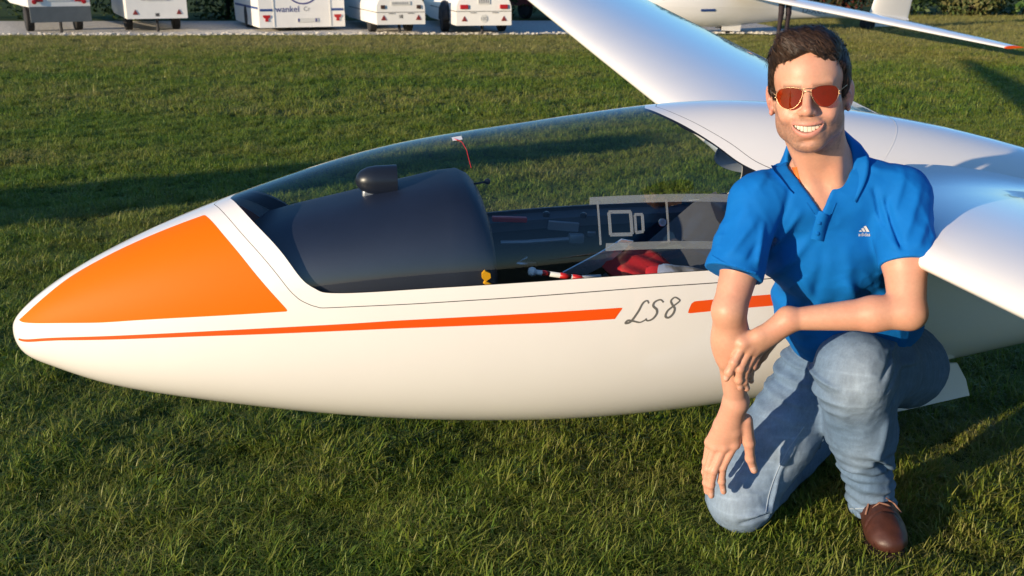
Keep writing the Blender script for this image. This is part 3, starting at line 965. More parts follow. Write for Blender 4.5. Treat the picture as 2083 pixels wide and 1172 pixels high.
class Solid:
    def __init__(self): self.ops = []
    def _add(self, kind, f, c, rad, k): self.ops.append((kind, f, np.asarray(c, float), rad, k)); return self
    def cone(self, a, b, r1, r2, k=.01, cut=False, kind='u'):
        a, b = np.asarray(a, float), np.asarray(b, float)
        d = b - a; L2 = float(d @ d); L = math.sqrt(L2)
        def f(P):
            t = np.clip((P - a) @ d / L2, 0, 1)
            q = P - a - t[:, None] * d
            r = np.sqrt((q * q).sum(1)) - (r1 + (r2 - r1) * t)
            if cut: r = np.maximum(r, (P - b) @ (d / L))
            return r
        return self._add(kind, f, (a + b) / 2, L / 2 + max(r1, r2), k)
    def chain(self, pts, rs, k=.008):
        for i in range(len(pts) - 1): self.cone(pts[i], pts[i + 1], rs[i], rs[i + 1], k)
        return self
    def ell(self, c, r, rot=None, k=.01, kind='u'):
        c = np.asarray(c, float); r = np.asarray(r, float)
        Mx = None if rot is None else np.asarray(rot, float)     # columns = local axes
        def f(P):
            q = P - c
            if Mx is not None: q = q @ Mx
            u = q / r
            k0 = np.sqrt((u * u).sum(1)); k1 = np.sqrt(((u / r) ** 2).sum(1))
            return np.where(k0 < 1e-6, -r.min(), k0 * (k0 - 1) / np.maximum(k1, 1e-9))
        return self._add(kind, f, c, float(r.max()), k)
    def func(self, f, c, rad, k=.0, kind='u'): return self._add(kind, f, c, rad, k)
    def disp(self, f): self.ops.append(('d', f, None, None, None)); return self
    def __call__(self, P, cull=True):
        acc = np.full(len(P), 1.0)
        blo, bhi = P.min(0), P.max(0)
        for kind, f, c, rad, k in self.ops:
            if kind == 'd':
                m = np.abs(acc) < .03
                if m.any(): acc[m] = acc[m] - f(P[m])
                continue
            if cull:
                gap = np.maximum(np.maximum(blo - c, c - bhi), 0)
                if gap @ gap > (rad + .035 + k) ** 2: continue
                m = ((P - c) ** 2).sum(1) < (rad + .035 + k) ** 2
                if not m.any(): continue
                Q = P[m]; A = acc[m]
            else: m = slice(None); Q = P; A = acc
            d = f(Q)
            if kind == 'u':
                if k > 0:
                    h = np.clip(.5 + .5 * (A - d) / k, 0, 1); r = A * (1 - h) + d * h - k * h * (1 - h)
                else: r = np.minimum(A, d)
            elif kind == 's':
                d = -d
                if k > 0:
                    h = np.clip(.5 - .5 * (A - d) / k, 0, 1); r = A * (1 - h) + d * h + k * h * (1 - h)
                else: r = np.maximum(A, d)
            elif kind == 'i':
                r = np.maximum(A, d)
            acc[m] = r
        return acc

def solid_mesh(F, lo, hi, h):
    """surface nets over the blocks that the surface passes through"""
    lo = np.asarray(lo, float); B = 8
    nb = np.ceil((np.asarray(hi, float) - lo) / (h * B)).astype(int) + 1
    n = nb * B
    bc = np.stack(np.meshgrid(*[np.arange(k) for k in nb], indexing='ij'), -1).reshape(-1, 3)
    ctr = lo + (bc + .5) * B * h - .5 * h
    fc = F(ctr, False)
    G = np.repeat(np.repeat(np.repeat(fc.reshape(nb).astype(np.float32), B, 0), B, 1), B, 2)
    act = bc[np.abs(fc) < B * h * 1.0 + .008]
    off = np.stack(np.meshgrid(*[np.arange(B)] * 3, indexing='ij'), -1).reshape(-1, 3)
    sup = act // 5
    act = act[np.lexsort((sup[:, 2], sup[:, 1], sup[:, 0]))]
    step = 80
    for s in range(0, len(act), step):
        b = act[s:s + step]
        idx = (b[:, None, :] * B + off[None]).reshape(-1, 3)
        G[idx[:, 0], idx[:, 1], idx[:, 2]] = F(lo + idx * h)
    ins = G < 0
    def any8(op):
        r = None
        for a in (0, 1):
            for b in (0, 1):
                for c in (0, 1):
                    s = ins[a:n[0] - 1 + a, b:n[1] - 1 + b, c:n[2] - 1 + c]
                    r = s.copy() if r is None else op(r, s)
        return r
    mix = any8(np.logical_or) & ~any8(np.logical_and)
    ci = np.argwhere(mix)
    vid = np.full(mix.shape, -1, np.int32); vid[mix] = np.arange(len(ci))
    cor = [(a, b, c) for a in (0, 1) for b in (0, 1) for c in (0, 1)]
    val = np.stack([G[ci[:, 0] + a, ci[:, 1] + b, ci[:, 2] + c] for a, b, c in cor], 1)
    acc = np.zeros((len(ci), 3)); cnt = np.zeros(len(ci))
    for i in range(8):
        for j in range(i + 1, 8):
            if sum(abs(x - y) for x, y in zip(cor[i], cor[j])) != 1: continue
            va, vb = val[:, i], val[:, j]
            m = (va < 0) != (vb < 0)
            t = np.where(m, va / np.where(m, va - vb, 1), 0)
            p = np.array(cor[i]) + t[:, None] * (np.array(cor[j]) - np.array(cor[i]))
            acc += p * m[:, None]; cnt += m
    V = lo + (ci + acc / cnt[:, None]) * h
    Q = []
    for ax in range(3):
        sl0 = [slice(1, -1)] * 3; sl1 = [slice(1, -1)] * 3
        sl0[ax] = slice(0, -1); sl1[ax] = slice(1, None)
        A, Bm = ins[tuple(sl0)], ins[tuple(sl1)]
        e = np.argwhere(A != Bm)
        base = e.copy()
        for k in range(3):
            if k != ax: base[:, k] += 1
        u, w = [k for k in range(3) if k != ax]
        def cell(du, dw):
            q = base.copy(); q[:, u] -= du; q[:, w] -= dw
            q = np.minimum(q, np.array(vid.shape) - 1)
            return vid[q[:, 0], q[:, 1], q[:, 2]]
        q = np.stack([cell(1, 1), cell(0, 1), cell(0, 0), cell(1, 0)], 1)
        flip = A[e[:, 0], e[:, 1], e[:, 2]]
        if ax == 1: flip = ~flip
        q[~flip] = q[~flip][:, ::-1]
        Q.append(q)
    Q = np.concatenate(Q)
    Q = Q[(Q >= 0).all(1)]
    return V, Q

def relax(V, Q, it=2, lam=.5):
    """light smoothing that keeps the shape"""
    e = np.concatenate([Q[:, [0, 1]], Q[:, [1, 2]], Q[:, [2, 3]], Q[:, [3, 0]]])
    for k in range(it):
        s = np.zeros_like(V); c = np.zeros(len(V))
        np.add.at(s, e[:, 0], V[e[:, 1]]); np.add.at(s, e[:, 1], V[e[:, 0]])
        np.add.at(c, e[:, 0], 1); np.add.at(c, e[:, 1], 1)
        V = V + (s / np.maximum(c, 1)[:, None] - V) * (lam if k % 2 == 0 else -lam * .9)
    return V

def set_colors(o, C):
    a = o.data.color_attributes.new('tint', 'FLOAT_COLOR', 'POINT')
    a.data.foreach_set('color', np.concatenate([C, np.ones((len(C), 1))], 1).astype(np.float32).ravel())

def tint_material(name, rough, spec=.4, sss=0, bump=None, noise=None, sheen=0, sss_radius=(.012, .005, .003), weave=None):
    m = mat(name, (.5, .5, .5), rough, spec=spec, bump=bump, sheen=sheen)
    nt = m.node_tree; p = nt.nodes['Principled BSDF']
    a = nt.nodes.new('ShaderNodeAttribute'); a.attribute_name = 'tint'
    src = a.outputs['Color']
    if noise:
        g = nt.nodes.new('ShaderNodeNewGeometry')
        n = nt.nodes.new('ShaderNodeTexNoise'); n.inputs['Scale'].default_value = noise[0]; n.inputs['Detail'].default_value = 6; n.inputs['Roughness'].default_value = .7
        nt.links.new(g.outputs['Position'], n.inputs[0])
        mr = nt.nodes.new('ShaderNodeMapRange'); mr.inputs[1].default_value = .3; mr.inputs[2].default_value = .7; mr.inputs[3].default_value = 1 - noise[1]; mr.inputs[4].default_value = 1 + noise[1]
        nt.links.new(n.outputs[0], mr.inputs[0])
        mx = nt.nodes.new('ShaderNodeVectorMath'); mx.operation = 'SCALE'
        nt.links.new(src, mx.inputs[0]); nt.links.new(mr.outputs[0], mx.inputs['Scale'])
        src = mx.outputs[0]
    nt.links.new(src, p.inputs['Base Color'])
    if sss:
        p.inputs['Subsurface Weight'].default_value = sss
        p.inputs['Subsurface Radius'].default_value = (1.0, .4, .22)
        p.inputs['Subsurface Scale'].default_value = sss_radius[0]
    return m
# ------------------------------------------------------------------ the kneeling man
J = dict(neck=at(1674, 356, 2.175), rsh=at(1540, 418, 2.15), lsh=at(1834, 402, 2.13), relb=at(1483, 632, 2.04), rwr=at(1497, 818, 2.10),
         lelb=at(1846, 634, 1.98), lwr=at(1604, 650, 2.03), chest=at(1690, 480, 2.22), waist=at(1733, 610, 2.30), pel=at(1745, 705, 2.37),
         rhip=at(1665, 755, 2.40), lhip=at(1838, 745, 2.45), rkn=at(1508, 1008, 2.29), lkn=at(1738, 748, 2.17), lank=at(1772, 1020, 2.31))
J['rkn'][2] = .085
J['rank'] = np.array([.90, 2.64, .075])

# head frame: x to the viewer's right, y out of the face, z up
def head_frame(yaw, pitch, roll):
    f, r, u = np.array([-math.sin(yaw), -math.cos(yaw), 0]), np.array([math.cos(yaw), -math.sin(yaw), 0]), np.array([0, 0, 1.])
    f, u = f * math.cos(pitch) + u * math.sin(pitch), u * math.cos(pitch) - f * math.sin(pitch)
    u, r = u * math.cos(roll) - r * math.sin(roll), r * math.cos(roll) + u * math.sin(roll)
    return np.stack([r, f, u], 1)
HR = head_frame(R(19), R(2), R(6))
HO = at(1646, 186, 2.09)
def hp(x, y, z): return HO + HR @ np.array([x, y, z], float)
def hl(P): return (P - HO) @ HR

class HeadSolid(Solid):
    """adds shapes given in head coordinates"""
    def __init__(self, base): self.ops = base.ops
    def e(self, c, r, k=.01, kind='u', tilt=None):
        Rm = HR if tilt is None else HR @ np.array(Euler(tilt).to_matrix())
        return self.ell(hp(*c), r, Rm, k, kind)
    def c(self, a, b, r1, r2, k=.008, kind='u'): return self.cone(hp(*a), hp(*b), r1, r2, k, kind=kind)

def mouth_u(x): return -.0600 - .0035 * (1 - (x / .0285) ** 2) + .003 * np.exp(-(x / .006) ** 2) * 0
def mouth_l(x): return -.0765 + .0140 * (x / .0285) ** 2

body = Solid()
# torso and limbs under the clothes, then everything that shows
body.ell(J['chest'], (.138, .085, .145), k=.03)
body.ell(J['waist'], (.140, .095, .13), k=.05)
body.ell(J['pel'], (.145, .10, .10), k=.05)
body.cone(J['rsh'], J['lsh'], .046, .046, .03)
body.chain([hp(0, -.022, -.06), J['neck'] + np.array([0, -.005, .02]), J['neck'] + np.array([0, .0, -.09])], [.058, .060, .070], .02)
for s in (J['rsh'], J['lsh']): body.cone(J['neck'] + np.array([0, 0.01, .005]), s + np.array([0, 0, .015]), .040, .036, .03)
for sx in (-1, 1):      # neck muscles
    body.cone(hp(sx * .050, -.03, -.06), J['neck'] + np.array([sx * .018, -.058, -.06]), .012, .011, .022)
# arms
body.chain([J['rsh'], J['rsh'] * .45 + J['relb'] * .55, J['relb']], [.047, .043, .036], .015)
fr = J['relb'] * .70 + J['rwr'] * .30
body.chain([J['relb'], fr, J['rwr']], [.0355, .0365, .0255], .015)
body.ell(fr + np.array([-.004, 0, .0]), (.0375, .034, .07), k=.02)
body.chain([J['lsh'], J['lsh'] * .45 + J['lelb'] * .55, J['lelb']], [.050, .047, .037], .015)
fl = J['lelb'] * .72 + J['lwr'] * .28
body.chain([J['lelb'], fl, J['lwr']], [.0365, .0370, .0235], .015)
body.ell(J['lelb'] + np.array([.012, .0, -.008]), (.022, .024, .024), k=.02)
# hands: palm, then each finger as a jointed chain
def hand(wrist, mcps, fingers, thumb, rw, back):
    for m, r in zip(mcps, (.0135, .0135, .013, .0115)):
        body.cone(wrist, m, rw, r, .014)
    c = (wrist + sum(mcps)) / 5
    body.cone(wrist * .35 + mcps[0] * .65, wrist * .45 + mcps[3] * .55, .0145, .013, .014)
    for m, fg, r in zip(mcps, fingers, (.0098, .0102, .0097, .0086)):
        pts = [m] + fg
        rs = [r * 1.15, r * 1.03, r * .93, r * .78]
        body.chain(pts, rs, .003)
        for q in pts[1:3]: body.ell(q, (r * 1.05,) * 3, k=.004)
        body.ell(m + back * .004, (r * 1.1,) * 3, k=.01)
    body.chain(thumb, [.0165, .0135, .0112, .0095], .008)
def px(*q): return [at(*a) for a in q]
hand(J['rwr'], px((1494, 903, 2.135), (1473, 908, 2.14), (1455, 908, 2.15), (1443, 900, 2.165)),
     [px((1470, 950, 2.145), (1468, 978, 2.155), (1472, 1000, 2.165)), px((1452, 957, 2.145), (1446, 986, 2.155), (1447, 1008, 2.165)),
      px((1440, 954, 2.155), (1437, 982, 2.165), (1438, 1000, 2.175)), px((1436, 940, 2.175), (1434, 960, 2.185), (1435, 978, 2.195))],
     px((1517, 855, 2.115), (1524, 900, 2.13), (1526, 932, 2.145), (1534, 956, 2.155)), .024, np.array([0, -1, .3]))
hand(J['lwr'], px((1512, 700, 2.02), (1523, 711, 2.025), (1535, 714, 2.032), (1546, 710, 2.042)),
     [px((1493, 737, 2.01), (1483, 757, 2.013), (1477, 770, 2.018)), px((1505, 750, 2.012), (1503, 772, 2.02), (1506, 788, 2.028)),
      px((1516, 752, 2.022), (1513, 775, 2.028), (1519, 790, 2.036)), px((1531, 745, 2.032), (1525, 762, 2.038), (1528, 775, 2.046))],
     px((1570, 690, 2.055), (1548, 722, 2.075), (1535, 742, 2.085), (1525, 755, 2.09)), .0225, np.array([-.3, -.8, .5]))

# head
h = HeadSolid(body)
h.e((0, -.010, .034), (.0745, .094, .084), .02)
h.e((0, .040, .036), (.060, .047, .058), .02)
h.e((0, .030, -.030), (.0605, .053, .066), .02)
h.e((0, .025, -.076), (.0560, .052, .038), .025)
for s in (-1, 1):
    h.e((s * .0470, .004, -.052), (.0165, .032, .032), .03)
    h.e((s * .043, .050, -.022), (.021, .022, .017), .016)
    h.e((s * .0385, .0625, -.043), (.0165, .0140, .0155), .014)      # cheeks lifted by the smile
    h.e((s * .031, .062, .002), (.0145, .0145, .0125), .006)          # lids
h.e((0, .060, -.102), (.030, .020, .0180), .025)
h.e((0, .082, -.0925), (.016, .010, .006), .010, 's')
h.c((-.040, .0675, .0195), (-.008, .0795, .0165), .0085, .0085, .012)
h.c((.040, .0675, .0195), (.008, .0795, .0165), .0085, .0085, .012)
for s in (-1, 1): h.e((s * .033, .092, -.002), (.014, .016, .0115), .010, 's')
for s in (-1, 1): h.e((s * .031, .0615, .001), (.0135, .0135, .0115), .006)
h.c((0, .078, .010), (0, .1045, -.030), .0075, .0100, .008)
h.e((0, .1045, -.0325), (.0105, .0105, .0095), .006)
for s in (-1, 1): h.e((s * .0125, .0940, -.0355), (.0070, .0090, .0068), .009)
h.e((0, .079, -.052), (.030, .0135, .0145), .012)
h.e((0, .073, -.082), (.027, .0135, .0115), .012)
for s in (-1, 1):
    h.e((s * .0068, .1005, -.0435), (.0042, .0055, .0042), .002, 's')
    for k in range(5):      # smile folds
        t0, t1 = k / 5, (k + 1) / 5
        q = lambda t: (s * (.0215 + .0195 * t ** .8), .0935 - .0205 * t, -.0385 - .033 * t)
        h.c(q(t0), q(t1), .0028, .0028, .006, 's')
# mouth opening and lips
def cavity(P):
    q = hl(P); x, y, z = q[:, 0], q[:, 1], q[:, 2]
    return np.maximum.reduce([(z - mouth_u(x)), (mouth_l(x) - z), np.abs(x) - .0288, .062 - y])
xs_ = np.linspace(-.0293, .0293, 13)
lip_y = lambda x: .0875 - 11.5 * x * x
for a, b in zip(xs_, xs_[1:]):
    t = lambda x: 1 - .55 * (abs(x) / .0293) ** 2
    h.c((a, lip_y(a), mouth_u(a) + .0030 * t(a)), (b, lip_y(b), mouth_u(b) + .0030 * t(b)), .0036 * t(a) + .0008, .0036 * t(b) + .0008, .005)
    h.c((a, lip_y(a) - .0015, mouth_l(a) - .0042 * t(a)), (b, lip_y(b) - .0015, mouth_l(b) - .0042 * t(b)), .0050 * t(a) + .0006, .0050 * t(b) + .0006, .005)
body.func(cavity, hp(0, .08, -.07), .045, .002, 's')
for s in (-1, 1):
    h.e((s * .0790, -.006, -.012), (.0075, .0185, .0315), .006, tilt=(0, s * .12, s * .45))
    h.e((s * .0885, .002, -.008), (.0065, .0115, .0200), .004, 's', tilt=(0, s * .12, s * .45))
    h.e((s * .0810, .004, -.012), (.004, .005, .007), .004)
    h.e((s * .0775, .004, -.038), (.005, .008, .008), .005)

V, Q = solid_mesh(body, (.36, 1.86, .14), (1.10, 2.50, 1.32), .0027)
V = relax(V, Q, 2, .4)
person = empty('person', (float(J['pel'][0]), float(J['pel'][1]), 0))
tag(person, 'kneeling man in blue polo shirt, jeans and sunglasses smiling beside the glider', 'person')
def to_local(V, o=None):
    return np.asarray(V) - np.array([float(J['pel'][0]), float(J['pel'][1]), 0])
def sstep(x, a, b):
    t = np.clip((x - a) / (b - a), 0, 1); return t * t * (3 - 2 * t)

# skin tones: real differences of the skin itself
C = np.tile(np.array([.53, .275, .185]), (len(V), 1))
q = hl(V); hx_, hy_, hz_ = q.T
near = (np.linalg.norm(q, axis=1) < .17)
def blend(col, w):
    global C
    w = np.clip(w, 0, 1)[:, None]; C = C * (1 - w) + np.array(col) * w
nz1 = vnoise(V, 60, 3) * .5 + vnoise(V, 140, 5) * .5
C *= (1 + .05 * nz1)[:, None]
C[:, 1:] *= (1 + .06 * vnoise(V, 35, 31))[:, None]
beard = near * sstep(-hz_, .042, .062) * sstep(hy_, -.03, .0) * sstep(-hz_, -.2, .0) * (1 - sstep(-hz_, .125, .14))
beard = np.maximum(beard * sstep(np.abs(hx_) + .6 * (-hz_ - .05), .018, .05), near * np.exp(-((hz_ + .050) / .006) ** 2) * (np.abs(hx_) < .03) * (hy_ > .07) * .8)
side = near * sstep(np.abs(hx_), .045, .058) * sstep(-hz_, -.005, .03) * (hy_ > -.02) * (hy_ < .06)
beard = np.maximum(beard, side * .8)
blend((.17, .105, .08), beard * (.62 + .30 * vnoise(V, 420, 9)))
blend((.60, .27, .20), near * np.exp(-((np.abs(hx_) - .04) / .018) ** 2 - ((hz_ + .035) / .02) ** 2) * (hy_ > .03) * .5)
blend((.62, .26, .19), near * np.exp(-(hx_ / .014) ** 2 - ((hz_ + .03) / .014) ** 2) * (hy_ > .085) * .4)
blend((.60, .24, .19), near * (np.abs(hx_) > .074) * .6)
mz_u, mz_l = mouth_u(hx_), mouth_l(hx_)
lip = near * (np.abs(hx_) < .031) * (hy_ > .066) * np.clip(np.maximum((np.abs(hz_ - mz_u - .0025) < .0042), (np.abs(hz_ - mz_l + .0042) < .0058)), 0, 1)
blend((.50, .21, .17), lip * .75)
blend((.10, .03, .025), near * (cavity(V) < .002) * (hy_ < .0775))
brow = near * np.exp(-((hz_ - .0165 - .1 * (np.abs(hx_) - .028) * (np.abs(hx_) > .028)) / .0042) ** 2) * (np.abs(hx_) > .010) * (np.abs(hx_) < .048) * (hy_ > .05)
blend((.12, .07, .05), brow * .6)
# forearms, hands a touch redder
handw = sstep(-V[:, 2], -.62, -.45) * (V[:, 0] < .75)
blend((.58, .30, .22), handw * .6)
# nails
for tip, up in ((at(1534, 954, 2.145), 1),):
    blend((.66, .45, .38), (np.linalg.norm(V - tip, axis=1) < .0085) * .8)
for tp in ((1472, 997, 2.155), (1447, 1006, 2.155), (1506, 786, 2.02), (1519, 788, 2.028), (1528, 773, 2.038), (1476, 769, 2.01)):
    blend((.64, .42, .35), (np.linalg.norm(V - at(*tp), axis=1) < .0055) * .6)
M['skin'] = tint_material('skin', .48, .42, sss=.15, noise=(130, .06), bump=(900, .08, .0006), sss_radius=(.008,))
bo = mesh_obj('body', to_local(V), Q, M['skin'], person)
set_colors(bo, C)

# teeth and eyes
M['teeth'] = mat('teeth', (.60, .55, .46), .3, spec=.5)
tb = MB()
xc = 0
widths = [.0078, .0064, .0068, .0058, .0052]
for s in (-1, 1):
    x = 0
    for w in widths:
        c = x + w / 2; x += w
        zt, zl = mouth_u(c) + .002, mouth_l(c) + .0004
        y = .0785 - 10 * c * c
        ang = math.atan2(20 * c, 1)
        m = MB().box((0, 0, 0), (w * 1.01, .006, zt - zl), None, .0007)
        for v in m.v:
            pass
        pts = []
        for v in m.v:
            a = -s * ang
            pts.append(hp(s * c + v[0] * math.cos(a) - v[1] * math.sin(a), y + v[0] * math.sin(a) + v[1] * math.cos(a), (zt + zl) / 2 + v[2]))
        tb.add(to_local(pts), m.f)
tb.build('teeth', M['teeth'], person, True)
gum = MB()
M['mouth'] = mat('mouth_lining', (.16, .03, .03), .4)
gum.add(to_local([hp(a, .066 - 8 * a * a, z) for z in (-.092, -.075, -.055) for a in np.linspace(-.034, .034, 9)]), [(r_ * 9 + c, r_ * 9 + c + 1, r_ * 9 + c + 10, r_ * 9 + c + 9) for r_ in range(2) for c in range(8)])
gum.build('mouth_lining', M['mouth'], person, True)
M['eye'] = mat('eye_white', (.7, .66, .6), .2); M['iris'] = mat('iris', (.06, .045, .03), .2)
for s in (-1, 1):
    e = MB(); c = to_local(hp(s * .031, .0655, .001)); ax = HR @ np.array([0, 1, 0])
    e.lathe([(.0085 * 0 - .0113 * math.cos(a), .0113 * math.sin(a) + .0001) for a in np.linspace(0, math.pi, 12)], c, ax, 18); eo = e.build('eye', M['eye'], person, True)
    e = MB(); e.lathe([(.0100, .0058), (.0113, .0052), (.0118, .0001)], c, ax, 16); e.build('iris', M['iris'], eo, True)

# ---- hair: a shaped mass with combed locks over it
hair = Solid(); hh = HeadSolid(hair)
hh.e((0, -.016, .040), (.0825, .098, .086), .0)
hh.e((-.008, .015, .082), (.062, .066, .044), .03)
hh.e((-.020, .050, .100), (.040, .030, .027), .02)
hh.e((.022, .045, .092), (.036, .030, .022), .02)
for s in (-1, 1): hh.e((s * .066, .012, .028), (.015, .030, .042), .015)
def face_cut(P):
    q = hl(P); x, y, z = q.T
    line = .080 - 10.5 * (x + .004) ** 2 + .0035 * np.sin(110 * x + 1)      # hairline on the forehead
    fore = np.minimum(line - z, y - (.052 - .0 * x))
    temple = np.maximum(np.abs(x) - .064, 0) * 0
    a = np.where(np.abs(x) < .058, np.minimum(line - z, y - .02), -1)
    b = np.where(np.abs(x) >= .050, np.minimum(y - (.040 + .35 * (z - .045)), .062 - z), -1)
    c = -z - .026 - .35 * (y < -.03) * (y + .03) * -1
    low = (-.018 - .42 * np.clip(-y - .02, 0, .08)) - z
    return -np.maximum.reduce([a, b, low])
hair.func(face_cut, hp(0, 0, .04), .16, .006, 's')
hair.disp(lambda P: .0018 * ridges(hl(P) @ np.array([[.9, .3, 0], [-.3, .35, 0], [0, .1, .6]]), 62, 12) - .001 + .0022 * vnoise(hl(P) * np.array([1, .35, .6]), 95, 2) + .0022 * vnoise(hl(P) * np.array([1, .5, .7]), 40, 4))
Vh, Qh = solid_mesh(hair, HO - .17, HO + .19, .003)
Vh = relax(Vh, Qh, 2, .4)
# locks
rg = np.random.default_rng(8)
e1, e2 = Vh[Qh[:, 1]] - Vh[Qh[:, 0]], Vh[Qh[:, 3]] - Vh[Qh[:, 0]]
fn = np.cross(e1, e2); fa = np.linalg.norm(fn, axis=1); fn /= np.maximum(fa, 1e-12)[:, None]
fcn = Vh[Qh].mean(1)
if (((fcn - HO) * fn).sum(1)).mean() < 0: fn = -fn
ok = (hl(fcn)[:, 2] > -.05) & (((fcn - HO) * fn).sum(1) > .02) 
pick = rg.choice(np.flatnonzero(ok), 7500, p=fa[ok] / fa[ok].sum())
hv, hf, hc = [], [], []
for i in pick:
    p, n = fcn[i], fn[i]
    l = hl(p[None])[0]
    # combing: from the crown forward and over to the viewer's left, down at the sides and back
    top = np.clip((l[2] - .05) / .05, 0, 1)
    flow = top * np.array([-.55 + .5 * (l[0] > .03), .75, .15]) + (1 - top) * np.array([0, .25 if l[1] > -.02 else -.1, -1.0])
    if l[1] > .03 and l[2] > .075: flow = np.array([-.55, .10, .55]) * 1.0 + np.array([0, .3, 0]) * (l[2] > .11)
    flow = HR @ flow + rg.normal(0, .16, 3)
    flow -= n * (flow @ n); flow /= np.linalg.norm(flow) + 1e-9
    edge_ = (l[1] > .05 and l[2] < .088)
    L = rg.uniform(.012, .034) * (1.0 if top > .4 else .6) * (.45 if edge_ else 1)
    w = rg.uniform(.0005, .0011); lift = rg.uniform(.0006, .003) * (1.6 if top > .5 else .8)
    sdv = np.cross(n, flow)
    tone = rg.uniform(.4, 2.2)
    b0 = len(hv)
    for k in range(4):
        t = k / 3
        c = p + flow * L * t + n * (lift * math.sin(math.pi * (.12 + .75 * t)) - .0008 - .25 * L * t * t * .35)
        ww = w * (1 - .8 * t * t)
        hv += [c - sdv * ww, c + sdv * ww]; hc += [tone, tone]
    for k in range(3): hf.append((b0 + 2 * k, b0 + 2 * k + 1, b0 + 2 * k + 3, b0 + 2 * k + 2))
hs = np.flatnonzero((np.abs(hx_) > .055) & (np.abs(hx_) < .08) & (hz_ > -.03) & (hz_ < .06) & (hy_ > -.005) & (hy_ < .052) & near)
for i in rg.choice(hs, 900):
    p = V[i]; l = q[i]
    if l[1] > .036 + .35 * (l[2] - .045) + rg.uniform(0, .010): continue
    if l[2] < -.012 - rg.uniform(0, .012): continue
    n = HR @ np.array([np.sign(l[0]), .2, 0]); flow = HR @ np.array([0, .25, -1.0]) + rg.normal(0, .15, 3); flow /= np.linalg.norm(flow)
    sdv = np.cross(n, flow); L = rg.uniform(.004, .009); w = rg.uniform(.0003, .0006); b0 = len(hv)
    for k in range(3):
        t = k / 2; c = p + flow * L * t + n * (.0006 + .0012 * t)
        hv += [c - sdv * w * (1 - .8 * t), c + sdv * w * (1 - .8 * t)]; hc += [.8, .8]
    for k in range(2): hf.append((b0 + 2 * k, b0 + 2 * k + 1, b0 + 2 * k + 3, b0 + 2 * k + 2))
# broader tufts that break the outline on top
ok2 = np.flatnonzero((hl(fcn)[:, 2] > .07) & (((fcn - HO) * fn).sum(1) > .02))
for i in rg.choice(ok2, 320):
    p, n = fcn[i], fn[i]; l = hl(p[None])[0]
    flow = HR @ (np.array([-.6, .25, .35]) if l[1] > 0 else np.array([-.3, .7, .1])) + rg.normal(0, .16, 3)
    flow -= n * (flow @ n); flow /= np.linalg.norm(flow) + 1e-9
    L = rg.uniform(.018, .036); w = rg.uniform(.0012, .0026); lift = rg.uniform(.002, .005); sdv = np.cross(n, flow)
    tone = rg.uniform(.5, 1.6); b0 = len(hv)
    for k in range(5):
        t = k / 4
        c = p + flow * L * t + n * (lift * math.sin(math.pi * (.05 + .72 * t)) - .0015)
        ww = w * (1 - .92 * t ** 1.5)
        hv += [c - sdv * ww, c + n * ww * .5, c + sdv * ww]; hc += [tone * .8, tone, tone * .8]
    for k in range(4):
        for m_ in range(2): hf.append((b0 + 3 * k + m_, b0 + 3 * k + m_ + 1, b0 + 3 * k + m_ + 4, b0 + 3 * k + m_ + 3))
M['hair'] = tint_material('dark_brown_hair', .5, .3)
nb_ = len(Vh)
allV = np.concatenate([Vh, np.array(hv)]); allF = np.concatenate([Qh, np.array(hf) + nb_])
ho = mesh_obj('hair', to_local(allV), allF, M['hair'], person)
base = np.array([.020, .0115, .008])
set_colors(ho, np.concatenate([np.tile(base, (nb_, 1)), np.array(hc)[:, None] * np.array([.030, .017, .011])]))

# ---- polo shirt
def folds(lst):
    """ridges and creases: (x0, z0, x1, z1, width, height) seen from the front"""
    def f(P):
        d = np.zeros(len(P))
        for (x0, z0, x1, z1, w, a) in lst:
            dx, dz = x1 - x0, z1 - z0; L2 = dx * dx + dz * dz
            t = np.clip(((P[:, 0] - x0) * dx + (P[:, 2] - z0) * dz) / L2, 0, 1)
            r2 = (P[:, 0] - x0 - t * dx) ** 2 + (P[:, 2] - z0 - t * dz) ** 2
            d += 1.35 * a * np.exp(-r2 / (w * w)) * (.25 + .75 * np.sin(math.pi * np.clip(t * .9 + .05, 0, 1)))
        return d
    return f
def pf(a, b, Y, w, amp):
    p, q = at(*a, Y), at(*b, Y); return (p[0], p[2], q[0], q[2], w, amp)

shirt = Solid()
shirt.ell(J['chest'] + np.array([0, .0, .01]), (.176, .120, .165), k=.03)
shirt.ell(J['waist'] + np.array([-.006, 0, 0]), (.186, .125, .17), k=.05)
shirt.ell(J['pel'] + np.array([.012, .0, .0]), (.184, .130, .13), k=.06)
shirt.cone(J['rsh'] + np.array([.01, 0, .002]), J['lsh'] + np.array([-.01, 0, .004]), .054, .055, .04)
for s in (J['rsh'], J['lsh']): shirt.cone(J['neck'] + np.array([0, .012, .006]), s + np.array([0, 0, .018]), .052, .046, .035)
rse = J['rsh'] * .42 + J['relb'] * .58
lse = J['lsh'] * .45 + J['lelb'] * .55
rse = J['rsh'] + (J['relb'] - J['rsh']) * .66
lse = J['lsh'] + (J['lelb'] - J['lsh']) * .60
shirt.cone(J['rsh'] + np.array([-.004, 0, 0]), rse + np.array([-.012, 0, 0]), .061, .0660, .025, cut=True)
shirt.cone(J['lsh'] + np.array([-.002, 0, 0]), lse + np.array([.006, 0, 0]), .062, .0610, .025, cut=True)
hem_n = (J['pel'] - J['chest']); hem_n /= np.linalg.norm(hem_n)
hem_n = hem_n * .8 + np.array([0, 0, -1]) * .4; hem_n /= np.linalg.norm(hem_n)
hem_p = at(1740, 700, 2.30)
shirt.func(lambda P: (P - hem_p) @ hem_n, J['pel'], 9, 0, 'i')
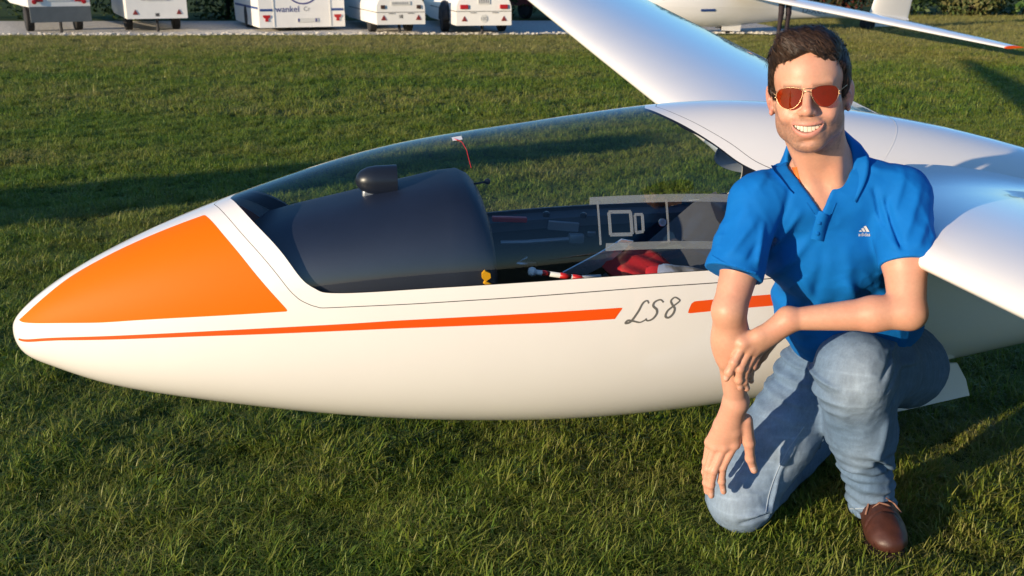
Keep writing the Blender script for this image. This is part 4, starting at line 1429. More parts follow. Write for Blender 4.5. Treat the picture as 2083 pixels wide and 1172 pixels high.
# neck hole and the open placket
shirt.cone(hp(0, -.022, -.05), J['neck'] + np.array([0, -.004, -.03]), .066, .0635, .004, kind='s')
vtx = [at(1618, 352, 2.08), at(1712, 362, 2.08), at(1669, 436, 2.10)]
def vcut(P):
    d = np.full(len(P), -1.0)
    for i in range(3):
        a, b = vtx[i], vtx[(i + 1) % 3]
        ex, ez = b[0] - a[0], b[2] - a[2]; L = math.hypot(ex, ez)
        d = np.maximum(d, -((P[:, 0] - a[0]) * -ez + (P[:, 2] - a[2]) * ex) / L * (-1))
    return np.maximum(d, P[:, 1] - 2.17)
# orientation check so the inside of the triangle is negative
_c = (vtx[0] + vtx[1] + vtx[2]) / 3; _c[1] = 2.1
if vcut(_c[None])[0] > 0: vtx = vtx[::-1]
shirt.func(vcut, _c, .12, .003, 's')
# hollow sleeve ends
for s, e, r in ((J['rsh'], rse, .0490), (J['lsh'], lse, .0515)):
    d = (e - s) / np.linalg.norm(e - s)
    shirt.cone(e + d * (r - .012), e + d * .1, r, r, .002, kind='s')
def sleeve_fade(P):
    w = np.ones(len(P))
    for s_, e_ in ((J['rsh'], rse), (J['lsh'], lse)):
        d = (e_ - s_) / np.linalg.norm(e_ - s_)
        nearby = ((P - e_) ** 2).sum(1) < .1 ** 2
        w = np.where(nearby, np.minimum(w, sstep(np.abs((P - e_) @ d), .006, .03)), w)
    w = np.minimum(w, sstep(np.abs((P - hem_p) @ hem_n), .004, .02))
    return w
sfolds = (folds([
    pf((1545, 560), (1610, 420), 2.15, .010, .007), pf((1560, 590), (1640, 470), 2.15, .012, .006), pf((1555, 520), (1600, 380), 2.13, .008, -.005),
    pf((1795, 560), (1775, 400), 2.12, .010, .009), pf((1785, 470), (1768, 380), 2.12, .006, -.008), pf((1808, 540), (1795, 400), 2.1, .006, -.007),
    pf((1775, 640), (1700, 560), 2.15, .014, .007), pf((1690, 660), (1620, 560), 2.18, .013, .006), pf((1640, 690), (1580, 610), 2.2, .012, .006),
    pf((1730, 650), (1710, 500), 2.14, .016, .005), pf((1660, 640), (1665, 500), 2.14, .012, -.004), pf((1830, 650), (1770, 560), 2.2, .012, .006),
    pf((1820, 500), (1880, 430), 2.08, .008, .004), pf((1815, 470), (1870, 380), 2.08, .009, .005), pf((1800, 440), (1845, 350), 2.08, .008, .004), pf((1840, 520), (1890, 470), 2.06, .006, .003),
    pf((1470, 500), (1530, 440), 2.1, .009, .005), pf((1450, 520), (1500, 420), 2.1, .008, -.004), pf((1520, 540), (1545, 450), 2.1, .007, .006), pf((1490, 530), (1535, 480), 2.1, .007, -.004),
    pf((1740, 330), (1800, 340), 2.14, .009, .004), pf((1570, 345), (1530, 380), 2.12, .009, .004)]))
shirt.disp(lambda P: sfolds(P) * sleeve_fade(P))
shirt.disp(lambda P: sleeve_fade(P) * (.0035 * vnoise(P * np.array([1, .6, 1.4]), 14, 6) + .0016 * vnoise(P, 36, 7) + (.0022 * ridges(P * np.array([1.2, .5, .75]) + .4 * P[:, [2, 0, 1]], 13, 41)) + .0007 * ridges(P + .5 * P[:, [2, 0, 1]], 34, 42)))
Vs, Qs = solid_mesh(shirt, (.36, 1.9, .40), (1.12, 2.58, 1.08), .0035)
Vs = relax(Vs, Qs, 2, .5)
M['shirt'] = mat('blue_polo_knit', (.002, .125, .43), .8, spec=.15, noise=(30, .05), bump=(1400, .25, .0008))
so = mesh_obj('polo_shirt', to_local(Vs), Qs, M['shirt'], person)

# things laid on the cloth: cast from the front, kept a little proud of it
def caster(V, Q):
    return BVHTree.FromPolygons([tuple(v) for v in V], [tuple(q) for q in Q.tolist()])
def lay(bvh, x, y, off):
    d = Vector(at(x, y, 2.0)) - Vector((0, 0, CAM_H)); d.normalize()
    hit, nn, *_ = bvh.ray_cast(Vector((0, 0, CAM_H)), d)
    if hit is None: return None
    if nn.dot(d) > 0: nn = -nn
    return np.array(hit + nn * off)
sb = caster(Vs, Qs)
def laid_ribbon(bvh, pts, width, off, thick=.0015):
    pts = [np.array(p, float) for p in smooth_curve(pts, 6)]
    vs, fs = [], []
    rows = []
    for i, p in enumerate(pts):
        t = pts[min(i + 1, len(pts) - 1)] - pts[max(i - 1, 0)]; t /= np.linalg.norm(t) + 1e-9
        nv = np.array([-t[1], t[0]])
        a, b = lay(bvh, *(p - nv * width), off), lay(bvh, *(p + nv * width), off)
        if a is None or b is None: continue
        a0, b0 = lay(bvh, *(p - nv * width), -.002), lay(bvh, *(p + nv * width), -.002)
        rows.append((a0, a, b, b0))
    for r_ in rows: vs += list(r_)
    for i in range(len(rows) - 1):
        for k in range(3): fs.append((4 * i + k, 4 * i + k + 1, 4 * i + k + 5, 4 * i + k + 4))
    return to_local(vs), fs
v, f = laid_ribbon(sb, [(1688, 408), (1679, 430), (1670, 455), (1662, 488)], 13, .0022); mesh_obj('placket', v, f, M['shirt'], so)
v, f = laid_ribbon(sb, [(1648, 408), (1661, 428), (1668, 440)], 8, .0018); mesh_obj('placket', v, f, M['shirt'], so)
v, f = laid_ribbon(sb, [(1424, 505), (1480, 540), (1537, 556)], 3, .0014); mesh_obj('sleeve_hem', v, f, M['shirt'], so)
M['orange_tape'] = mat('orange_neck_tape', (.75, .16, .03), .7)
v, f = laid_ribbon(caster(V, Q), [(1617, 340), (1621, 356), (1625, 372)], 4, .004); mesh_obj('neck_tape', v, f, M['orange_tape'], so)
for y in (452, 474):
    p = lay(sb, 1668 - (y - 440) * .16, y, .002)
    if p is not None: MB().lathe([(0, .0052), (.0016, .005), (.002, .001)], to_local(p), (0, -1, .1), 12).build('button', M['shirt'], so, True)

# chest badge: three slanted bars over the word
M['badge'] = mat('silver_print', (.62, .62, .60), .45)
def laid_poly(poly, name, off=.0016):
    pts = [lay(sb, x, y, off) for x, y in poly]
    if any(p is None for p in pts): return
    mesh_obj(name, to_local(pts), [tuple(range(len(pts)))], M['badge'], so, False)
laid_poly([(1747.5, 471), (1753, 471), (1751, 467.5), (1747, 469.3)], 'badge_bar')
laid_poly([(1755, 471), (1760.5, 471), (1755.5, 462.8), (1751, 464.6)], 'badge_bar')
laid_poly([(1762.5, 471), (1769, 471), (1761, 458.6), (1756, 460.5)], 'badge_bar')

def text_mesh(body_, size=1.0):
    cu = bpy.data.curves.new('lettering', 'FONT'); cu.body = body_; cu.size = size; cu.resolution_u = 3
    o = bpy.data.objects.new('lettering', cu); COL.objects.link(o)
    bpy.context.view_layer.update()
    me = o.evaluated_get(bpy.context.evaluated_depsgraph_get()).to_mesh()
    vs = np.array([v.co[:] for v in me.vertices]); fs = [tuple(p.vertices) for p in me.polygons]
    o.to_mesh_clear(); bpy.data.objects.remove(o); bpy.data.curves.remove(cu)
    return vs, fs
tv, tf = text_mesh('adidas')
w = tv[:, 0].max() - tv[:, 0].min()
pts = [lay(sb, 1745.5 + (p[0] - tv[:, 0].min()) / w * 25, 480 - p[1] / w * 25, .0016) for p in tv]
if all(p is not None for p in pts): mesh_obj('badge_lettering', to_local(pts), tf, M['badge'], so, False)

# collar: a folded band round the neck, open in front
nk_up = hp(0, -.022, -.05) - J['neck']; nk_up /= np.linalg.norm(nk_up)
nk_f = -HR[:, 1] * -1; nk_f = HR[:, 1] - nk_up * (HR[:, 1] @ nk_up); nk_f /= np.linalg.norm(nk_f)
nk_r = np.cross(nk_f, nk_up)
if nk_r[0] < 0: nk_r = -nk_r
rows = []
for ph in np.linspace(-147, 147, 61):               # 0 at the nape, ends at the front points
    a = R(ph); fwd = -math.cos(a); lat = math.sin(a)
    fr_ = min(max((abs(ph) - 25) / 122, 0), 1)
    top = .098 - .112 * fr_ ** 1.25
    rin = .0655 + .003 * fr_
    rout = .098 + .014 * fr_ ** 3
    dirv = nk_f * fwd + nk_r * lat
    bn = J['neck'] + nk_up * top
    hit = sb.ray_cast(Vector(J['neck'] + nk_up * .16 + dirv * rout), Vector(-nk_up))[0]
    edge = np.array(hit) + nk_up * .0085 if hit is not None else bn - nk_up * .05 + dirv * rout
    if (edge - bn) @ nk_up < -.10: edge = bn - nk_up * .075 + dirv * rout
    fold = bn + nk_up * .003 + dirv * (rin + .005)
    out = bn - nk_up * .003 + dirv * (rin + .010)
    mid = out * .5 + edge * .5 + dirv * .006 + nk_up * .004
    rows.append([bn - nk_up * .03 + dirv * (rin - .002), bn + dirv * rin, fold, out, mid, edge + dirv * .002, edge - nk_up * .0035, mid - nk_up * .006])
v, f = loft(rows)
mesh_obj('collar', to_local(v), f, M['shirt'], so)

# ---- jeans
jeans = Solid()
jeans.ell(J['pel'] + np.array([0, .005, -.035]), (.165, .115, .105), k=.03)
jeans.func(lambda P: (hem_p - hem_n * .035 - P) @ hem_n - .0, J['pel'], 9, 0, 'i')
rmid = J['rhip'] * .5 + J['rkn'] * .5
jeans.chain([J['rhip'], rmid, J['rkn'] + np.array([.0, .0, .01])], [.100, .094, .082], .03)
jeans.ell(J['rkn'] + np.array([-.006, -.006, .0]), (.080, .082, .082), k=.03)
jeans.cone(J['rkn'] + np.array([.02, .02, -.008]), J['rank'], .074, .055, .02)
jeans.chain([J['lhip'] + np.array([.0, .0, .0]), J['lhip'] * .4 + J['lkn'] * .6, J['lkn']], [.112, .096, .080], .03)
jeans.ell(J['lkn'] + np.array([-.004, -.006, .002]), (.077, .073, .082), k=.04)
lm = J['lkn'] * .55 + J['lank'] * .45
jeans.chain([J['lkn'] + np.array([0, 0, -.01]), lm + np.array([0, .008, 0]), J['lank'] * .85 + J['lkn'] * .15], [.080, .0745, .059], .035)
jeans.cone(J['lkn'] + np.array([-.003, -.010, -.03]), lm + np.array([0, -.002, 0]), .0745, .0700, .04)
jeans.cone(J['lank'] * .88 + J['lkn'] * .12, J['lank'] + np.array([.002, -.004, -.012]), .0575, .0585, .008, cut=True)
jeans.cone(J['lank'] + np.array([0, 0, .015]), J['lank'] + np.array([.004, -.008, -.07]), .050, .052, .002, kind='s')
jeans.func(lambda P: -P[:, 2] + .012, J['rkn'], 9, 0, 'i')
la, lb = J['lank'], J['lkn']
def ankle_stack(P):
    z = P[:, 2]
    w = sstep(-z, -.30, -.20) * (P[:, 0] > .80) * (P[:, 1] < 2.42)
    ph = z * 190 + 2.2 * vnoise(P, 12, 3) + 18 * (P[:, 0] - .93)
    return w * (.0032 * np.sin(ph) + .0022 * np.sin(ph * .47 + 1) + .003 * vnoise(P * np.array([1, 1, 2.5]), 30, 8))
jeans.disp(ankle_stack)
jeans.disp(folds([
    pf((1812, 705), (1772, 750), 2.15, .006, -.006), pf((1812, 740), (1785, 775), 2.15, .006, -.004), pf((1812, 775), (1790, 815), 2.18, .007, -.004),
    pf((1790, 690), (1850, 700), 2.2, .008, .007), pf((1800, 720), (1870, 735), 2.22, .008, .007), pf((1780, 830), (1760, 930), 2.22, .012, .007),
    pf((1755, 905), (1812, 960), 2.24, .008, -.012), pf((1745, 890), (1815, 945), 2.24, .010, .008),
    pf((1560, 760), (1670, 775), 2.25, .008, .006), pf((1550, 790), (1680, 800), 2.25, .009, .006), pf((1540, 820), (1660, 840), 2.25, .008, .005), pf((1545, 805), (1640, 815), 2.25, .006, -.005), pf((1545, 850), (1650, 870), 2.25, .010, .004),
    pf((1600, 720), (1660, 740), 2.25, .007, .008), pf((1590, 735), (1650, 755), 2.25, .005, -.007),
    pf((1500, 1045), (1570, 1030), 2.22, .007, .008), pf((1505, 1058), (1580, 1040), 2.22, .005, -.008), pf((1540, 1020), (1590, 1040), 2.24, .008, .006),
    pf((1630, 880), (1585, 950), 2.25, .010, .006), pf((1585, 950), (1555, 1045), 2.25, .008, .007), pf((1700, 900), (1600, 1010), 2.35, .014, .008)]))
jeans.disp(lambda P: .0022 * vnoise(P, 22, 11) + .0012 * vnoise(P, 55, 12) + .0014 * ridges(P * np.array([.8, .6, 1.3]), 20, 43) + .0007 * ridges(P, 46, 44))
Vj, Qj = solid_mesh(jeans, (.38, 2.0, .0), (1.22, 2.80, .62), .0036)
Vj = relax(Vj, Qj, 2, .45)
def band(c, r): return np.exp(-(((Vj - c) / np.array(r)) ** 2).sum(1))
cj = np.tile(np.array([.085, .148, .245]), (len(Vj), 1))
fade = np.clip(1.0 * band(J['lkn'] + np.array([-.01, -.07, -.01]), (.06, .07, .09)) + .8 * band(J['rkn'] + np.array([-.03, -.05, .02]), (.07, .09, .09)) + .7 * band(rmid + np.array([-.01, -.08, .0]), (.07, .08, .13)) + .5 * band(lm + np.array([-.02, -.05, 0]), (.04, .06, .12)) + .4 * band(J['lank'] + np.array([0, -.04, .03]), (.07, .07, .06)), 0, 1)
cj = cj * (1 - fade[:, None]) + np.array([.27, .345, .44]) * fade[:, None]
wear = .5 * vnoise(Vj * np.array([1, 1, .35]), 90, 21) + .5 * vnoise(Vj, 26, 22)
cj *= (1 + .16 * wear)[:, None]
cj *= (1 + .28 * (ridges(Vj * np.array([.45, .45, 1.9]) + .25 * Vj[:, [2, 0, 1]], 26, 51) - .35) * (.35 + .65 * fade))[:, None]
cj *= (1 + .10 * vnoise(Vj * np.array([1, 1, .12]), 330, 52))[:, None]
M['denim'] = tint_material('washed_denim', .8, .25, noise=(260, .10), bump=(1500, .3, .0008))
jo = mesh_obj('jeans', to_local(Vj), Qj, M['denim'], person)
set_colors(jo, cj)
jb = caster(Vj, Qj)
M['stitch'] = mat('pale_seam', (.24, .31, .40), .8)
for path, wd in (([(1636, 868), (1610, 905), (1585, 950), (1566, 1000), (1558, 1042)], 1.2),
                 ([(1728, 1035), (1775, 1032), (1818, 1018)], 1.3)):
    v, f = laid_ribbon(jb, path, wd, .0012); mesh_obj('seam', v, f, M['stitch'], jo)

# ---- shoes
def shoe(heel, toe, ankle, name):
    s = Solid()
    heel, toe, ankle = map(lambda a: np.asarray(a, float), (heel, toe, ankle))
    d = toe - heel; L = np.linalg.norm(d); d /= L
    sd_ = np.array([d[1], -d[0], 0]); sd_ /= np.linalg.norm(sd_); up = np.cross(sd_, d); up *= np.sign(up[2]) if abs(up[2]) > .2 else 1
    Rm = np.stack([sd_, d, up], 1)
    P_ = lambda a, b, c: heel + sd_ * a + d * b + up * c
    s.ell(P_(0, L * .83, .045), (.051, .062, .036), Rm, .0)
    s.ell(P_(0, L * .60, .055), (.047, .080, .046), Rm, .03)
    s.ell(P_(0, L * .22, .050), (.041, .060, .052), Rm, .03)
    s.cone(P_(0, L * .35, .06), ankle, .046, .050, .03)
    s.func(lambda P: -((P - heel) @ up) + .014, heel, 9, 0, 'i')
    def seam(P):
        q = (P - heel) @ Rm
        e = np.abs(q[:, 1] - L * .72 - .9 * q[:, 0] ** 2 * 10)
        return -.0035 * np.exp(-(e / .004) ** 2) + .0012 * vnoise(P, 60, 4)
    s.disp(seam)
    Vv, Qq = solid_mesh(s, np.minimum(np.minimum(heel, toe), ankle) - .09, np.maximum(np.maximum(heel, toe), ankle) + .09, .0035)
    Vv = relax(Vv, Qq, 2, .4)
    o = mesh_obj(name, to_local(Vv), Qq, M['leather'], person)
    out = [(0, -.03), (.026, -.025), (.038, .02), (.036, L * .4), (.044, L * .62), (.0475, L * .78), (.043, L * .92), (.030, L * .985), (.012, L + .008), (-.012, L + .008), (-.030, L * .985), (-.043, L * .92), (-.0475, L * .78), (-.044, L * .62), (-.036, L * .4), (-.038, .02), (-.026, -.025)]
    so_ = MB().extrude(out, P_(0, 0, -.004), sd_, d, up * .022); so_.v = [tuple(q) for q in to_local(so_.v)]
    so_.build('sole', M['sole'], o)
    lc = MB()
    for b, c in ((.46, .112), (.54, .108), (.62, .101)):
        lc.tube([P_(-.026, L * b, c - .012), P_(-.008, L * (b + .03), c + .0015), P_(.01, L * b, c + .0015), P_(.027, L * (b + .03), c - .012)], .0027, 6)
    lc.tube([P_(.004, L * .52, .106), P_(.03, L * .56, .103), P_(.046, L * .70, .078)], .0026, 6)
    lc.tube([P_(-.004, L * .52, .106), P_(-.03, L * .60, .098), P_(-.044, L * .66, .083)], .0026, 6)
    lc.v = [tuple(q) for q in to_local(lc.v)]
    lc.build('laces', M['lace'], o, True)
    return o
M['leather'] = mat('brown_leather', (.055, .018, .012), .5, noise=(25, .3), bump=(220, .3, .0015))
M['sole'] = mat('dark_sole', (.035, .02, .015), .7)
M['lace'] = mat('brown_lace', (.20, .10, .07), .7)
shoe((.972, 2.40, .004), (.938, 2.125, .004), J['lank'] + np.array([.0, .01, .02]), 'shoe')
shoe((.94, 2.70, .125), (1.03, 2.86, .02), J['rank'] + np.array([.02, .02, .01]), 'shoe')

# ---- sunglasses
M['lens'] = thin_glass('amber_lens', (.36, .035, .003), .5, 1.5, haze=(.26, .03, .003, .38))
M['gold'] = mat('gold_wire', (.55, .38, .22), .35, 1.0)
specs = empty('sunglasses', tuple(hp(0, .1, 0)))
tag(specs, 'gold rimmed aviator sunglasses with orange red lenses on the kneeling man', 'sunglasses')
def sl(P): return np.asarray(P) - hp(0, .1, 0)
def lens_outline(s):
    P = [(-.0265, .014), (-.012, .0205), (.008, .0215), (.0235, .017), (.0290, .004), (.0225, -.0135), (.006, -.0240), (-.0125, -.0185), (-.0235, -.004)]
    n = len(P); out = []
    for i in range(n):
        p0, p1, p2, p3 = [np.array(P[(i + k) % n]) for k in (-1, 0, 1, 2)]
        for k in range(5):
            t = k / 5
            q = .5 * (2 * p1 + (p2 - p0) * t + (2 * p0 - 5 * p1 + 4 * p2 - p3) * t * t + (3 * p1 - p0 - 3 * p2 + p3) * t ** 3)
            out.append((s * (.0335 + q[0] * .94), q[1] * .95))
    return out
def lens_pt(x, z, off=0): return hp(x, .0935 - 4.2 * x * x - .10 * (z + .01) * 0 + off - .08 * z, z - .0045)
for s in (-1, 1):
    ol = lens_outline(s)
    c = (s * .0340, 0)
    rings = [[lens_pt(c[0] + (x - c[0]) * t, c[1] + (z - c[1]) * t) for x, z in ol] for t in (1, .66, .33)]
    v = [p for r_ in rings for p in r_] + [lens_pt(*c)]
    n = len(ol)
    f = [(i * n + k, i * n + (k + 1) % n, (i + 1) * n + (k + 1) % n, (i + 1) * n + k) for i in range(2) for k in range(n)] + [(2 * n + k, 2 * n + (k + 1) % n, 3 * n) for k in range(n)]
    mesh_obj('lens', sl(v), f, M['lens'], specs)
    MB().tube([sl(lens_pt(*ol[k % n])) for k in range(n + 1)], .00055, 6, False).build('rim', M['gold'], specs, True)
    hinge = lens_pt(s * .0635, .008)
    MB().tube([sl(lens_pt(s * .0610, .006)), sl(hinge), sl(hp(s * .0725, .070, .010)), sl(hp(s * .0765, .02, .010)), sl(hp(s * .0785, -.008, .006))], .0009, 6).build('temple', M['gold'], specs, True)
    MB().lathe([(-.001, .0022), (.0012, .0022), (.002, .001)], sl(lens_pt(s * .0620, .002, .001)), HR[:, 1], 10).build('hinge_screw', M['gold'], specs, True)
    MB().tube([sl(lens_pt(s * .0125, -.002)), sl(hp(s * .0115, .086, -.006)), sl(hp(s * .0105, .084, -.013))], .0008, 6).build('nose_pad', M['gold'], specs, True)
for z, dz in ((.0155, .0015), (.0075, .0035)):
    MB().tube([sl(lens_pt(-.0165 if z > .01 else -.0075, z)), sl(lens_pt(-.004, z + dz, .002)), sl(lens_pt(.004, z + dz, .002)), sl(lens_pt(.0165 if z > .01 else .0075, z))], .0008, 6).build('bridge', M['gold'], specs, True)
# ------------------------------------------------------------------ trailers on the gravel lot
M['trailer_white'] = mat('trailer_white', (.78, .77, .73), .35, noise=(3, .05))
M['trailer_grey'] = mat('trailer_grey', (.10, .115, .12), .6, noise=(5, .15))
M['trailer_red'] = mat('trailer_red', (.17, .022, .022), .5, noise=(4, .15))
M['blue_print'] = mat('blue_print', (.02, .06, .22), .5)
M['navy_print'] = mat('navy_print', (.05, .05, .20), .5)
M['tail_lamp'] = mat('red_lamp', (.40, .012, .018), .25)
M['reflector'] = mat('red_reflector', (.22, .03, .025), .35)
M['plate'] = mat('number_plate', (.62, .62, .58), .45)
M['print_grey'] = mat('grey_print', (.22, .22, .23), .6)
M['dark_underside'] = mat('dark_chassis', (.03, .03, .033), .8)
M['amber'] = mat('dark_lamp', (.06, .03, .02), .3)

def rounded_section(w, z0, z1, r_top, n=7, shoulder=None):
    """rear outline of a trailer: flat bottom, rounded shoulders"""
    pts = [(-w / 2, z0), (w / 2, z0)]
    for k in range(n + 1):
        a = math.pi / 2 * k / n
        pts.append((w / 2 - r_top + r_top * math.cos(a), z1 - r_top + r_top * math.sin(a)))
    for k in range(n + 1):
        a = math.pi / 2 * k / n
        pts.append((-w / 2 + r_top - r_top * math.sin(a), z1 - r_top + r_top * math.cos(a)))
    return pts

def wheel(parent, x, y, r=.30, w=.18):
    o = empty('wheel', parent=parent)
    MB().lathe([(-w / 2, r * .6), (-w / 2, r * .92), (-w * .35, r), (w * .35, r), (w / 2, r * .92), (w / 2, r * .6)], (x, y, r), (1, 0, 0), 24).build('tyre', M['rubber'], o, True, 40)
    MB().lathe([(-w * .42, r * .15), (-w * .44, r * .58), (w * .44, r * .58), (w * .42, r * .15)], (x, y, r), (1, 0, 0), 18).build('rim', M['grey_metal'], o, True, 40)

def trailer(loc, yaw, w, z0, z1, r_top, length, label, body='trailer_white', skirt=None, seam=True, lamps='square', tri=True, plate=None, wheels=1.5, number=None, group='glider trailers parked on the gravel', wheel_out=-.12, guard=False):
    t = empty('glider_trailer', loc, (0, 0, yaw))
    tag(t, label, 'trailer', group)
    secs, n = [], 0
    prof = [(0, 1.0, 0), (.02, 1.0, 0), (length * .55, 1.0, 0), (length * .8, .88, .06), (length * .96, .62, .14), (length, .45, .2)]
    for y, sc_, lift in prof:
        pts = rounded_section(w * (sc_ if y > length * .6 else 1), z0 + lift, z0 + lift + (z1 - z0) * sc_, r_top * sc_)
        secs.append([(a, y, b) for a, b in pts + pts[:1]])
    v, f = loft(secs)
    f.append(tuple(range(len(secs[0]) - 1))); k = len(secs) - 1; m_ = len(secs[0]); f.append(tuple(k * m_ + i for i in range(m_ - 1))[::-1])
    o = MB().add(v, f).build('body', M[body], t, True, 35)
    if seam:       # the lid closes on a dark line round sides and back
        zs = z0 + (z1 - z0) * .42
        MB().box((0, -.004, zs), (w + .012, .010, .010)).build('lid_seam', M['dark_underside'], t)
        for sx in (-1, 1): MB().box((sx * (w / 2 + .004), length * .275, zs + .0), (.010, length * .55, .014)).build('lid_seam', M['dark_underside'], t)
    if skirt: MB().box((0, -.012, skirt[0]), (w * .99, .03, skirt[1]), None, .01).build('bumper', M['trailer_grey'], t)
    for sx in (-1, 1):
        zt = z0 + (.10 if not skirt else .12)
        if tri:
            MB().extrude([(-.065, 0), (.065, 0), (0, .115)], (sx * w * .36, -.012, zt), (1, 0, 0), (0, 0, 1), (0, .01, 0)).build('reflector', M['reflector'], t)
        if lamps == 'round':
            MB().lathe([(0, .055), (.018, .052), (.022, .02)], (sx * w * .40, -.026, zt + .0), (0, -1, 0), 18).build('lamp', M['tail_lamp'], t)
        elif lamps == 'square':
            MB().box((sx * w * .37, -.012, z0 + (z1 - z0) * .60), (.10, .03, .085), None, .012).build('lamp', M['amber'], t)
        elif lamps == 'red':
            MB().box((sx * w * .36, -.014, z0 + .42), (.19, .04, .10), None, .015).build('lamp', M['tail_lamp'], t)
        wheel(t, sx * (w / 2 + wheel_out), wheels)
        if guard:
            fd = MB()
            fd.tube([(sx * (w / 2 + wheel_out), wheels - .40, .30), (sx * (w / 2 + wheel_out), wheels - .30, .55), (sx * (w / 2 + wheel_out), wheels, .66), (sx * (w / 2 + wheel_out), wheels + .30, .55), (sx * (w / 2 + wheel_out), wheels + .40, .30)], .10, 10)
            fd.build('mudguard', M['dark_underside'], t, True)
        MB().box((sx * w * .2, -.006, z0 + (z1 - z0) * .38), (.14, .02, .018), None, .004).build('catch', M['print_grey'], t)
    MB().box((0, length * .45, .42), (.10, length * .9, .08)).build('chassis', M['dark_underside'], t)
    MB().tube([(0, length * .9, .42), (0, length + .9, .42)], .04).build('drawbar', M['grey_metal'], t)
    MB().tube([(0, .3, z0), (0, .28, .12), (0, .28, .0)], .035).build('prop_stand', M['dark_underside'], t)
    if plate:
        po = MB().box((plate[0], -.012, plate[1]), (plate[2], .012, plate[3]), None, .004).build('number_plate', M['plate'], t)
        r = random.Random(int(w * 100) + int(length * 10))
        pm = MB()
        x = -plate[2] * .40
        while x < plate[2] * .42:
            pm.box((plate[0] + x, -.0195, plate[1]), (.022, .002, plate[3] * (.5 if plate[3] < .15 else .7))); x += .036 + r.random() * .012
        tag(pm.build('plate_print', M['print_grey'], po), kind='stuff')
    if number:
        MB().lathe([(0, .085), (.006, .085)], (0, -.004, z0 + .155), (0, -1, 0), 20).build('speed_badge', M['plate'], t)
        pm = MB()
        tv_, tf_ = text_mesh(number, .12)
        cx = (tv_[:, 0].max() + tv_[:, 0].min()) / 2
        pm.add([(p[0] - cx, -.0115, z0 + .115 + p[1]) for p in tv_], tf_); pm.build('badge_print', M['print_grey'], t)
    return t

def rear(px0, px1, py, z):        # middle of a rear face whose lower edge is z above the lot
    a = gnd((px0 + px1) / 2, py, z); return a
a = rear(72, 180, 45, .27)
T1 = trailer((a[0], a[1], 0), R(31), 1.36, .62, 1.55, .35, 8, 'white glider trailer with grey bumper at the far left of the gravel', skirt=(.45, .36), lamps='round', tri=False, plate=(0.02, .57, .30, .10), seam=False)
for sx in (-1, 1): MB().box((sx * .45, -.012, .80), (.20, .03, .12), None, .012).build('lamp', M['tail_lamp'], T1)
MB().box((0, -.008, .83), (.5, .02, .16), None, .004).build('number_plate', M['plate'], T1)
a = rear(265, 378, 38, .33)
trailer((a[0], a[1], 0), R(25), 1.40, .33, 1.5, .42, 8, 'plain white glider trailer between grey bumpered trailer and tall caravan', lamps=None, plate=(0, .80, .5, .1))
a = rear(768, 865, 50, .24)
trailer((a[0], a[1], 0), R(17), 1.14, .24, .90, .30, 8.2, 'low white glider trailer with two dark square lamps beside the caravan', lamps='square', plate=(0, .72, .46, .085))
a = rear(930, 1040, 52, .22)
trailer((a[0], a[1], 0), R(12), 1.30, .22, .98, .40, 8.4, 'white glider trailer with red lamps and a round speed badge', lamps='red', plate=(0, .78, .28, .16), number='100', guard=True, wheel_out=.06)
a = gnd(1100, 44)
trailer((a[0] + .9, a[1] + 1.0, 0), R(38), 1.3, .40, 1.5, .3, 7, 'dark red trailer half hidden behind the raised wing', body='trailer_red', lamps=None, seam=False, tri=False)

# caravan
a = rear(528, 706, 58, .07)
cv = empty('caravan', (a[0], a[1], 0), (0, 0, R(22)))
tag(cv, 'tall white caravan with blue stripe and ring emblem on its back', 'caravan')
W_ = 2.12
secs = []
for y, s_, l_ in ((0, 1, 0), (.03, 1, 0), (.12, 1.0, .0), (4.6, 1, .0), (5.0, .97, .1)):
    pts = rounded_section(W_ * s_, .10 + l_, 2.35, .18)
    secs.append([(x, y, z) for x, z in pts + pts[:1]])
v, f = loft(secs); m_ = len(secs[0]); f.append(tuple(range(m_ - 1))); f.append(tuple(4 * m_ + i for i in range(m_ - 1))[::-1])
MB().add(v, f).build('body', M['trailer_white'], cv, True, 35)
for sx in (-1, 1):
    MB().box((sx * .70, -.006, 1.2), (.022, .012, 2.15)).build('edge_trim', M['plate'], cv)
    MB().box((sx * .88, -.007, .52), (.30, .012, .055)).build('stripe', M['blue_print'], cv)
    MB().box((sx * (W_ / 2 + .003), 2.3, .56), (.006, 4.4, .055)).build('stripe', M['blue_print'], cv)
    MB().extrude([(-.085, .07), (.085, .07), (.085, .02), (.03, -.02), (.045, -.08), (-.045, -.08), (-.03, -.02), (-.085, .02)], (sx * .88, -.02, .33), (1, 0, 0), (0, 0, 1), (0, .02, 0)).build('tail_lamp', M['tail_lamp'], cv)
    wheel(cv, sx * (W_ / 2 - .08), 2.4, .30)
MB().box((.12, -.012, .27), (.52, .012, .10), None, .006).build('number_plate', M['plate'], cv)
for x in (-.10, .33): MB().box((.0 + x, -.02, .27), (.04, .004, .08)).build('plate_band', M['navy_print'], cv)
ringm = MB()
n = 60
for i in range(n + 1):
    t = 2 * math.pi * i / n
    for r_ in (.40, .435): ringm.v.append((.03 + r_ * math.cos(t), -.006, 1.08 + r_ * math.sin(t)))
ringm.f = [(2 * i, 2 * i + 1, 2 * i + 3, 2 * i + 2) for i in range(n)]
ringm.build('ring_emblem', M['navy_print'], cv)
tv_, tf_ = text_mesh('wankel', .21)
MB().add([(p[0] - .66, -.007, .47 + p[1]) for p in tv_], tf_).build('lettering', M['navy_print'], cv)
tv_, tf_ = text_mesh('Cr', .15)
MB().add([(p[0] + .03, -.007, .49 + p[1]) for p in tv_], tf_).build('lettering', M['print_grey'], cv)
MB().box((.0, .4, .06), (.5, .3, .08)).build('step', M['dark_underside'], cv)
MB().box((0, 2.5, .14), (1.6, 4.2, .06)).build('chassis', M['dark_underside'], cv)

